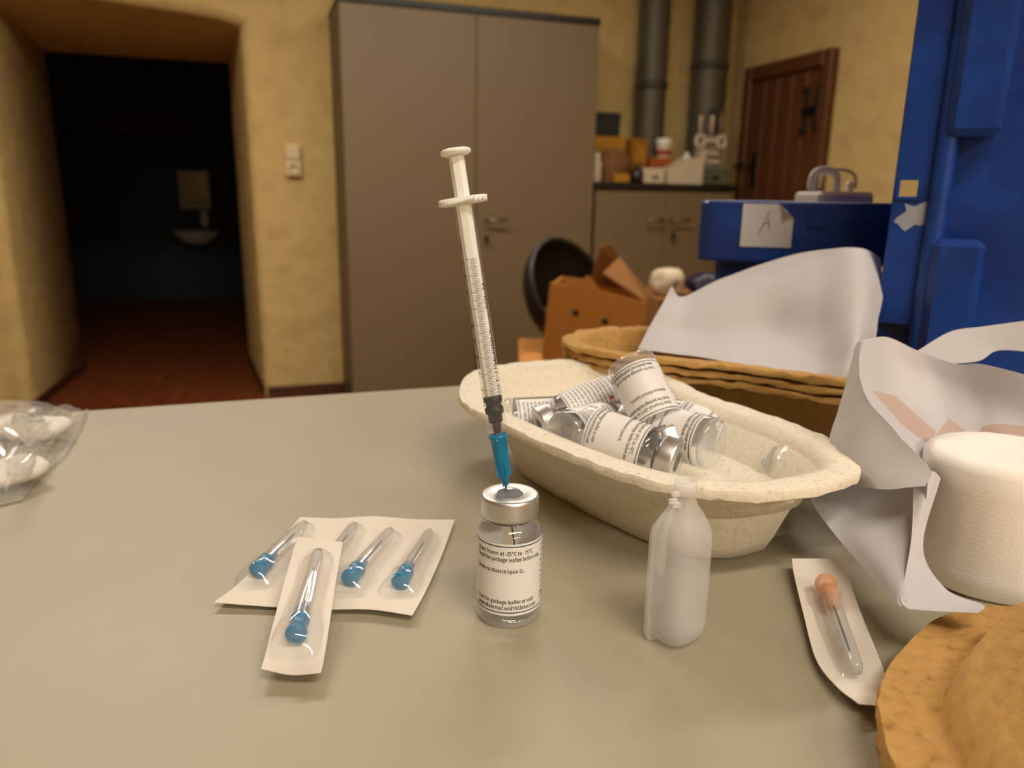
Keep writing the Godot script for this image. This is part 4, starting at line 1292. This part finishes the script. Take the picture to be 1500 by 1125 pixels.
func build_crates():
	# tall blue crate standing on its end at the right, turned to face the left
	var foot := onz(1311, 260, -0.475)
	var cx := Transform3D(Basis(Vector3.UP, deg_to_rad(-27)), Vector3(foot.x, TT, foot.z))
	var on := func(x: float, y: float) -> Vector3: return on_face(x, y, cx)
	var t := thing("blue_crate", "tall blue plastic crate standing on end at the right edge", "crate", cx)
	var W: float = on.call(1388, 260).x
	var H := 0.44
	var hole: Vector3 = on.call(1331, 276)
	var hx := hole.x; var hy := hole.y
	var st := begin(true)
	var r := 0.0060
	var notch: float = on.call(1305, 470).y
	box(st, Vector3(0.0, notch, -0.004), Vector3(hx - r, H, 0.0), 0.001)
	box(st, Vector3(hx + r, notch, -0.004), Vector3(W, H, 0.0), 0.001)
	box(st, Vector3(hx - r - 0.001, notch, -0.004), Vector3(hx + r + 0.001, hy - r, 0.0), 0.0)
	box(st, Vector3(hx - r - 0.001, hy + r, -0.004), Vector3(hx + r + 0.001, H, 0.0), 0.0)
	box(st, Vector3(0.0, 0.0, -0.014), Vector3(W, notch + 0.002, -0.008), 0.001)
	box(st, Vector3(0.0, notch - 0.002, -0.012), Vector3(W, notch + 0.001, 0.0), 0.0008)
	var fl := part("flange", st, mats.crate_blue, t)
	st = begin(true)     # raised collar round the square hole
	for s in [-1, 1]:
		box(st, Vector3(hx + s * r - 0.0012, hy - r, 0.0), Vector3(hx + s * r + 0.0012, hy + r, 0.0014), 0.0005)
		box(st, Vector3(hx - r - 0.0012, hy + s * r - 0.0012, 0.0), Vector3(hx + r + 0.0012, hy + s * r + 0.0012, 0.0014), 0.0005)
	part("hole_collar", st, mats.crate_blue, fl)
	# rounded step between the flange and the panel
	st = begin()
	var rows := []
	for y in [0.0, 0.1, 0.2, 0.3, H]:
		var row := []
		for k in 13:
			var a := PI * k / 12
			row.append(Vector3(W - 0.003 + 0.006 * -cos(a), y, 0.0055 * sin(a)))
		rows.append(row)
	grid(st, rows)
	part("ridge", st, mats.crate_blue, t)
	part("panel", block(Vector3(W - 0.002, 0.0, -0.022), Vector3(0.33, H, -0.014), 0.002), mats.crate_blue, t)
	part("side_wall", block(Vector3(W - 0.003, 0.0, -0.20), Vector3(W + 0.003, H, -0.003), 0.001), mats.crate_blue, t)
	part("side_wall", block(Vector3(0.325, 0.0, -0.20), Vector3(0.331, H, 0.0), 0.001), mats.crate_blue, t)
	for s in [0.0, H - 0.006]:
		part("end_wall", block(Vector3(W, s, -0.20), Vector3(0.33, s + 0.006, -0.004), 0.001), mats.crate_blue, t)
	# stiffening ribs
	var a0: Vector3 = on.call(1399, 100); var a1: Vector3 = on.call(1481, 100); var yb: float = on.call(1430, 200).y
	var b0: Vector3 = on.call(1357, 420); var b1: Vector3 = on.call(1434, 420); var yt: float = on.call(1400, 350).y
	part("rib", block(Vector3(a0.x, yb, -0.015), Vector3(a1.x, H - 0.02, 0.010), 0.004), mats.crate_blue, t)
	part("rib", block(Vector3(b0.x, 0.012, -0.015), Vector3(b1.x, yt, 0.010), 0.004), mats.crate_blue, t)
	# torn remains of a sticker
	st = begin(true)
	var blob := PackedVector2Array()
	for i in 22:
		var a := TAU * i / 22
		blob.append(Vector2(cos(a) * 0.013, sin(a) * 0.0085).rotated(0.35) * rng.randf_range(0.6, 1.15))
	var c: Vector3 = on.call(1347, 314)
	prism(st, blob, 0.0, 0.0003, Transform3D(Basis(), Vector3(c.x, c.y, 0.0002)))
	part("sticker_residue", st, mats.glue_residue, fl)

	# low blue crate behind the white sheet
	var face := onz(1023, 340, -0.60)
	var lx := Transform3D(Basis(Vector3.UP, deg_to_rad(-16)), Vector3(face.x, TT, face.z))
	var top: float = on_face(1160, 295, lx).y
	var low: float = on_face(1100, 384, lx).y
	var cw: float = on_face(1322, 330, lx).x; var cd := 0.22
	var o := lx * Vector3(cw / 2, 0, -cd / 2)
	var ox := Transform3D(lx.basis, o)
	t = thing("blue_crate", "low blue crate behind the sheet with a paper note on its rim", "crate", ox)
	var loop := func(off: float, y: float) -> Array:
		var out := []
		for q in rounded(cw + off * 2, cd + off * 2, maxf(0.014 + off, 0.004), 5): out.append(Vector3(q.x, y, -q.y))
		return out
	st = begin()
	rows = []
	for q in [[-0.020, 0.001], [-0.014, low + 0.001], [-0.001, low], [0.0, low + 0.002], [0.0, top - 0.002], [-0.001, top - 0.0005], [-0.004, top], [-0.0075, top - 0.0005], [-0.009, top - 0.003], [-0.018, low], [-0.024, 0.006]]:
		rows.append(loop.call(q[0], q[1]))
	st.set_smooth_group(-1)
	for row in rows: row.reverse()
	grid(st, rows, true)
	fan(st, rows[-1], Vector3(0, 0.006, 0))
	part("body", st, mats.crate_blue, t)
	var s0 := on_face(1190, 305, lx) - Vector3(cw / 2, 0, 0); var s1 := on_face(1207, 327, lx) - Vector3(cw / 2, 0, 0)
	st = begin(true)
	box(st, Vector3(s0.x - 0.003, s1.y - 0.003, cd / 2), Vector3(s1.x + 0.003, s1.y, cd / 2 + 0.002), 0.0006)
	box(st, Vector3(s0.x - 0.003, s1.y, cd / 2), Vector3(s0.x, s0.y, cd / 2 + 0.002), 0.0006)
	box(st, Vector3(s1.x, s1.y, cd / 2), Vector3(s1.x + 0.003, s0.y, cd / 2 + 0.002), 0.0006)
	part("clip_slot", st, mats.crate_blue, t)
	# note stuck on the rim
	var n0 := on_face(1089, 298, lx); var n1 := on_face(1158, 363, lx)
	t = thing("paper_note", "square white paper note with pen marks stuck on the low crate", "note", Transform3D(lx.basis, lx * Vector3((n0.x + n1.x) / 2, n1.y, 0.0006)))
	var nw := (n1.x - n0.x) / 2; var nh := n0.y - n1.y
	var ctrl := []
	for j in 7:
		var row := []
		for i in 7:
			var u := i / 6.0; var v := j / 6.0
			var curl := maxf(0.0, (u - 0.72) / 0.28 + (0.3 - v) / 0.3 - 1.0)
			row.append(Vector3(lerpf(-nw, nw, u) - curl * 0.006, lerpf(nh, 0, v) - curl * 0.006, 0.0006 + 0.007 * curl + 0.0006 * sin(u * 5 + v * 2)))
		ctrl.append(row)
	ctrl.reverse()
	st = begin()
	slab(st, patch(ctrl, 25, 25), 0.0002)
	part("sheet", st, mats.paper, t)
	st = begin()
	for s in [[Vector2(-0.30, 0.30), Vector2(-0.12, 0.55), Vector2(0.06, 0.85), Vector2(0.05, 0.60), Vector2(0.10, 0.42)], [Vector2(-0.16, 0.52), Vector2(0.0, 0.56), Vector2(0.1, 0.58)], [Vector2(0.26, 0.34), Vector2(0.29, 0.33)]]:
		var path := []
		for q in s: path.append(Vector3(q.x * nw, q.y * nh, 0.0006 + 0.0006 * sin((q.x * 0.5 + 0.5) * 5 + (1 - q.y) * 2)))
		tube(st, path, 0.00035, 6)
	part("pen_marks", st, mats.grey_ink, t)
	# white carrier standing in the low crate
	var zc := -0.69
	var w0 := onz(1178, 285, zc); var w1 := onz(1256, 285, zc); var wt := onz(1215, 281, zc).y
	t = thing("white_canister", "white canister with a loop handle standing in the low crate", "canister", Transform3D(Basis(), Vector3((w0.x + w1.x) / 2, TT + 0.0065, zc)))
	var hw := (w1.x - w0.x) / 2
	part("body", block(Vector3(-hw, 0, -0.025), Vector3(hw, wt - TT - 0.0065, 0.035), 0.003), mats.white_plastic, t)
	st = begin()
	var hy0 := wt - TT - 0.007
	var path := []
	for k in 13:
		var a := PI * k / 12
		path.append(Vector3(-hw * 0.30 - 0.011 * cos(a), hy0 + 0.006 + 0.013 * sqrt(sin(a)), 0.0))
	path.push_front(path[0] - Vector3(0, 0.006, 0)); path.append(path[-1] - Vector3(0, 0.006, 0))
	tube(st, path, 0.0036, 10)
	part("handle", st, mats.white_plastic, t)
	st = begin()
	path = []
	for k in 13:
		var a := PI * k / 12
		path.append(Vector3(hw * 0.35 - 0.016 * cos(a), hy0 + 0.004 + 0.016 * sqrt(sin(a)), -0.008))
	tube(st, path, 0.0018, 8)
	part("wire_bail", st, mats.cream_plastic, t)
	part("spout", block(Vector3(hw * 0.55, hy0, -0.006), Vector3(hw * 0.80, hy0 + 0.010, 0.006), 0.003), mats.white_plastic, t)

# ------------------------------------------------------------------ papers
func px_rows(data: Array, o: Vector3) -> Array:      # rows of [x, y, distance] triples
	var out := []
	for row in data:
		var line := []
		for q in row: line.append(at(q[0], q[1], q[2]) - o)
		out.append(line)
	return out

func build_papers():
	# big sheet on the brown stack
	var o := at(1100, 545, 0.47)
	var t := thing("paper_sheet", "large creased white paper sheet standing in the brown dishes", "paper", Transform3D(Basis(), o))
	var rows := patch(px_rows([
		[[984, 419, 0.575], [1002, 434, 0.57], [1062, 404, 0.57], [1125, 384, 0.565], [1195, 366, 0.55], [1258, 362, 0.53], [1293, 377, 0.56]],
		[[969, 447, 0.55], [1000, 458, 0.545], [1065, 440, 0.54], [1125, 430, 0.535], [1195, 424, 0.515], [1260, 424, 0.495], [1292, 432, 0.53]],
		[[952, 478, 0.532], [1000, 489, 0.524], [1066, 485, 0.516], [1128, 486, 0.511], [1195, 490, 0.488], [1255, 490, 0.462], [1285, 490, 0.495]],
		[[934, 511, 0.512], [998, 519, 0.494], [1060, 530, 0.478], [1130, 545, 0.463], [1190, 553, 0.455], [1238, 557, 0.450], [1264, 553, 0.475]],
	], o), 61, 41)
	wrinkle(rows, 0.0016, 0.008, 77)
	rows.reverse()
	var st := begin()
	slab(st, rows, 0.0002)
	part("sheet", st, mats.paper, t)
	# white roll standing in its opened wrapper
	var f := onto(1434, 884, 0.0)
	var dir := Vector3(f.x, 0, f.z).normalized()
	var c := f + dir * 0.030
	t = thing("gauze_roll", "thick white gauze roll standing in its opened paper wrapper", "gauze roll", Transform3D(Basis(), c))
	st = begin()
	var n := FastNoiseLite.new()
	n.seed = 6; n.frequency = 0.04
	var rr := []
	for q in [[0.0, 0.0], [0.027, 0.0], [0.0295, 0.002], [0.030, 0.010], [0.0302, 0.025], [0.0300, 0.043], [0.0296, 0.0510], [0.0282, 0.0540], [0.0255, 0.0555], [0.020, 0.0555], [0.010, 0.0546], [0.0, 0.0543]]:
		var row := []
		for i in 72:
			var a := TAU * i / 72
			var p := Vector3(q[0] * cos(a), q[1], -q[0] * sin(a))
			row.append(p + p.normalized() * 0.0012 * n.get_noise_3dv(p * 900))
		rr.append(row)
	grid(st, rr, true)
	part("roll", st, mats.swab, t)
	# wrapper
	o = onto(1322, 880, 0.0)
	t = thing("paper_wrapper", "torn white paper wrapper with faint orange print round the gauze roll", "wrapper", Transform3D(Basis(), o))
	var sheet := func(called: String, data: Array, nu: int, nv: int, m: Material, crease := 0.0) -> MeshInstance3D:
		var g := patch(px_rows(data, o), nu, nv)
		if crease > 0: wrinkle(g, crease, 0.02, 5)
		g.reverse()
		var s := begin()
		slab(s, g, 0.00018)
		return part(called, s, m, t)
	sheet.call("curled_edge", [
		[[1251, 510, 0.392], [1256, 501, 0.386], [1263, 498, 0.384]],
		[[1239, 560, 0.378], [1248, 556, 0.368], [1259, 538, 0.365]],
		[[1226, 605, 0.366], [1245, 606, 0.350], [1270, 584, 0.345]],
		[[1214, 640, 0.358], [1252, 652, 0.336], [1308, 630, 0.330]],
		[[1215, 676, 0.350], [1272, 690, 0.324], [1362, 686, 0.316]],
		[[1222, 704, 0.346], [1282, 716, 0.318], [1356, 713, 0.310]],
	], 21, 41, mats.paper, 0.0006)
	var print_m := mat("printed_paper", Color(1, 1, 1), 0.8)
	print_m.albedo_texture = wrapper_print()
	print_m.backlight_enabled = true
	print_m.backlight = Color(0.2, 0.2, 0.2)
	sheet.call("printed_back", [
		[[1262, 498, 0.384], [1300, 494, 0.415], [1345, 514, 0.425], [1400, 533, 0.425], [1440, 534, 0.42], [1530, 556, 0.41]],
		[[1259, 535, 0.366], [1305, 540, 0.412], [1360, 558, 0.425], [1410, 572, 0.425], [1450, 580, 0.42], [1530, 590, 0.405]],
		[[1269, 582, 0.346], [1312, 588, 0.395], [1365, 600, 0.415], [1415, 608, 0.415], [1460, 615, 0.41], [1530, 620, 0.40]],
		[[1312, 632, 0.331], [1340, 645, 0.358], [1385, 652, 0.388], [1430, 655, 0.395], [1470, 656, 0.39], [1530, 658, 0.385]],
		[[1340, 672, 0.328], [1356, 686, 0.350], [1390, 694, 0.372], [1430, 697, 0.378], [1470, 697, 0.376], [1530, 697, 0.372]],
	], 41, 25, print_m)
	sheet.call("lower_leaf", [
		[[1177, 698, 0.352], [1215, 690, 0.362], [1270, 700, 0.345], [1360, 700, 0.318]],
		[[1192, 740, 0.336], [1232, 742, 0.336], [1284, 752, 0.326], [1354, 760, 0.314]],
		[[1242, 806, 0.306], [1270, 800, 0.304], [1304, 806, 0.300], [1341, 812, 0.298]],
		[[1300, 870, 0.277], [1308, 862, 0.278], [1318, 856, 0.279], [1327, 850, 0.281]],
		[[1320, 889, 0.2685], [1323, 886, 0.2695], [1326, 883, 0.270], [1329, 880, 0.271]],
	], 25, 41, mats.paper, 0.0005)
	sheet.call("lower_flap", [
		[[1338, 700, 0.325], [1365, 690, 0.325], [1378, 700, 0.328]],
		[[1336, 780, 0.305], [1342, 790, 0.304], [1352, 800, 0.304]],
		[[1328, 832, 0.287], [1350, 846, 0.284], [1385, 862, 0.281]],
		[[1320, 878, 0.2715], [1355, 884, 0.271], [1440, 886, 0.272]],
		[[1330, 892, 0.2665], [1370, 895, 0.266], [1432, 898, 0.266]],
	], 25, 33, mats.paper)
	sheet.call("rear_flap", [
		[[1342, 515, 0.432], [1392, 486, 0.445], [1442, 478, 0.45], [1530, 466, 0.45]],
		[[1356, 522, 0.432], [1412, 505, 0.442], [1452, 494, 0.446], [1530, 490, 0.446]],
		[[1372, 534, 0.430], [1432, 529, 0.435], [1464, 513, 0.442], [1530, 518, 0.442]],
	], 25, 15, mats.paper)

func wrapper_print() -> ImageTexture:
	# pale orange shapes showing through the wrapper
	var im := Image.create(512, 256, false, Image.FORMAT_RGB8)
	im.fill(Color(0.80, 0.79, 0.80))
	var polys := [
		PackedVector2Array([Vector2(30, 113), Vector2(110, 117), Vector2(190, 168), Vector2(150, 195), Vector2(80, 168)]),
		PackedVector2Array([Vector2(170, 183), Vector2(250, 140), Vector2(300, 168), Vector2(300, 183)]),
		PackedVector2Array([Vector2(320, 179), Vector2(350, 148), Vector2(420, 136), Vector2(512, 140), Vector2(512, 195), Vector2(400, 191)]),
	]
	for y in 256:
		for x in 512:
			for p in polys:
				if Geometry2D.is_point_in_polygon(Vector2(x, 255 - y), p):
					im.set_pixel(x, y, Color(0.78, 0.685, 0.64))
			if x > 330 and y > 72 and y < 96 and (x * 7 / 61) % 3 != 0 and x < 500: im.set_pixel(x, y, Color(0.79, 0.75, 0.73))
	return ImageTexture.create_from_image(im)

# ------------------------------------------------------------------ bag of cotton pads
func build_bag():
	var c := Vector3(-0.327, TT, -0.420)
	var t := thing("plastic_bag", "clear crumpled plastic bag at the left edge of the table", "bag", Transform3D(Basis(), c))
	var n := FastNoiseLite.new()
	n.seed = 15; n.frequency = 0.022
	n.noise_type = FastNoiseLite.TYPE_CELLULAR
	n.cellular_return_type = FastNoiseLite.RETURN_DISTANCE
	var st := begin(true)
	var rows := []
	var edge := []
	for q in [[-130, 768], [0, 740], [34, 732], [60, 694], [72, 655], [96, 622], [104, 604], [78, 594], [36, 590], [-130, 594]]:
		edge.append(onto(q[0], q[1], 0.001) - c)
	var mid := onto(-25, 660, 0.001) - c
	var ring := []
	for i in 40:
		var k := i * edge.size() / 40.0
		ring.append((edge[int(k)] as Vector3).lerp(edge[(int(k) + 1) % edge.size()], k - int(k)))
	for j in 10:
		var f := 1.0 - pow(j / 9.0, 1.2)
		var row := []
		for i in 40:
			var p: Vector3 = mid.lerp(ring[i], maxf(f, 0.02))
			var up := 0.024 * pow(maxf(1.0 - f * f * f, 0.0), 0.7)
			var w := n.get_noise_3dv(p * 1400)
			p += Vector3(n.get_noise_3dv(p * 1500 + Vector3(50, 0, 0)), 0, w) * 0.006 * minf(1.0, 4 * (1 - f))
			p.y = 0.001 + up * (0.75 + 0.55 * w) + 0.002 * (1 - f)
			row.append(p)
		rows.append(row)
	grid(st, rows, true)
	fan(st, rows[0], mid, true)
	part("film", st, mats.bag_film, t)
	# flat sealed end lying towards the far right
	st = begin(true)
	var o := c
	var g := patch([
		[onto(20, 592, 0.012) - o, onto(60, 591, 0.012) - o, onto(100, 595, 0.006) - o, onto(127, 601, 0.002) - o],
		[onto(15, 625, 0.022) - o, onto(55, 623, 0.018) - o, onto(90, 624, 0.008) - o, onto(117, 626, 0.002) - o],
		[onto(10, 672, 0.022) - o, onto(40, 668, 0.018) - o, onto(66, 664, 0.009) - o, onto(88, 668, 0.002) - o],
		[onto(10, 720, 0.02) - o, onto(22, 705, 0.018) - o, onto(44, 694, 0.010) - o, onto(62, 690, 0.002) - o],
	], 15, 15)
	wrinkle(g, 0.003, 0.03, 8)
	g.reverse()
	grid(st, g)
	part("sealed_end", st, mats.bag_film, t)
	st = begin(true)
	tube(st, [onto(127, 601, 0.002) - o, onto(117, 628, 0.002) - o, onto(92, 668, 0.002) - o, onto(62, 691, 0.002) - o], 0.0012, 6)
	part("seam", st, mats.bag_film, t)
	var labels := ["cotton pad nearest the sealed end of the plastic bag", "frontmost cotton pad in the plastic bag", "cotton pad at the back of the plastic bag by the frame edge", "cotton pad at the far left of the plastic bag, cut off by the frame"]
	var spots := [onto(52, 628, 0.0085) - c, onto(12, 690, 0.0085) - c, onto(4, 625, 0.0085) - c, onto(-62, 655, 0.0085) - c]
	for k in 4:
		var pad := thing("cotton_pad", labels[k], "cotton pad", Transform3D(Basis.from_euler(Vector3(0.06 - 0.05 * k, k * 1.1, 0.05)), c + spots[k]), "cotton pads in the plastic bag")
		st = begin()
		n.seed = 20 + k
		rows = []
		for j in 9:
			var a := -PI / 2 + PI * j / 8
			var row := []
			for i in 28:
				var b := TAU * i / 28
				var p := Vector3(0.025 * signf(cos(b)) * pow(absf(cos(b)), 0.7), 0, -0.021 * signf(sin(b)) * pow(absf(sin(b)), 0.7)) * pow(cos(a), 0.5) + Vector3(0, 0.0062 * sin(a), 0)
				row.append(p * (1.0 + 0.30 * n.get_noise_3dv(p * 1200) + 0.22 * n.get_noise_3dv(p * 3300)))
			rows.append(row)
		grid(st, rows, true)
		part("pad", st, mats.cotton, pad)
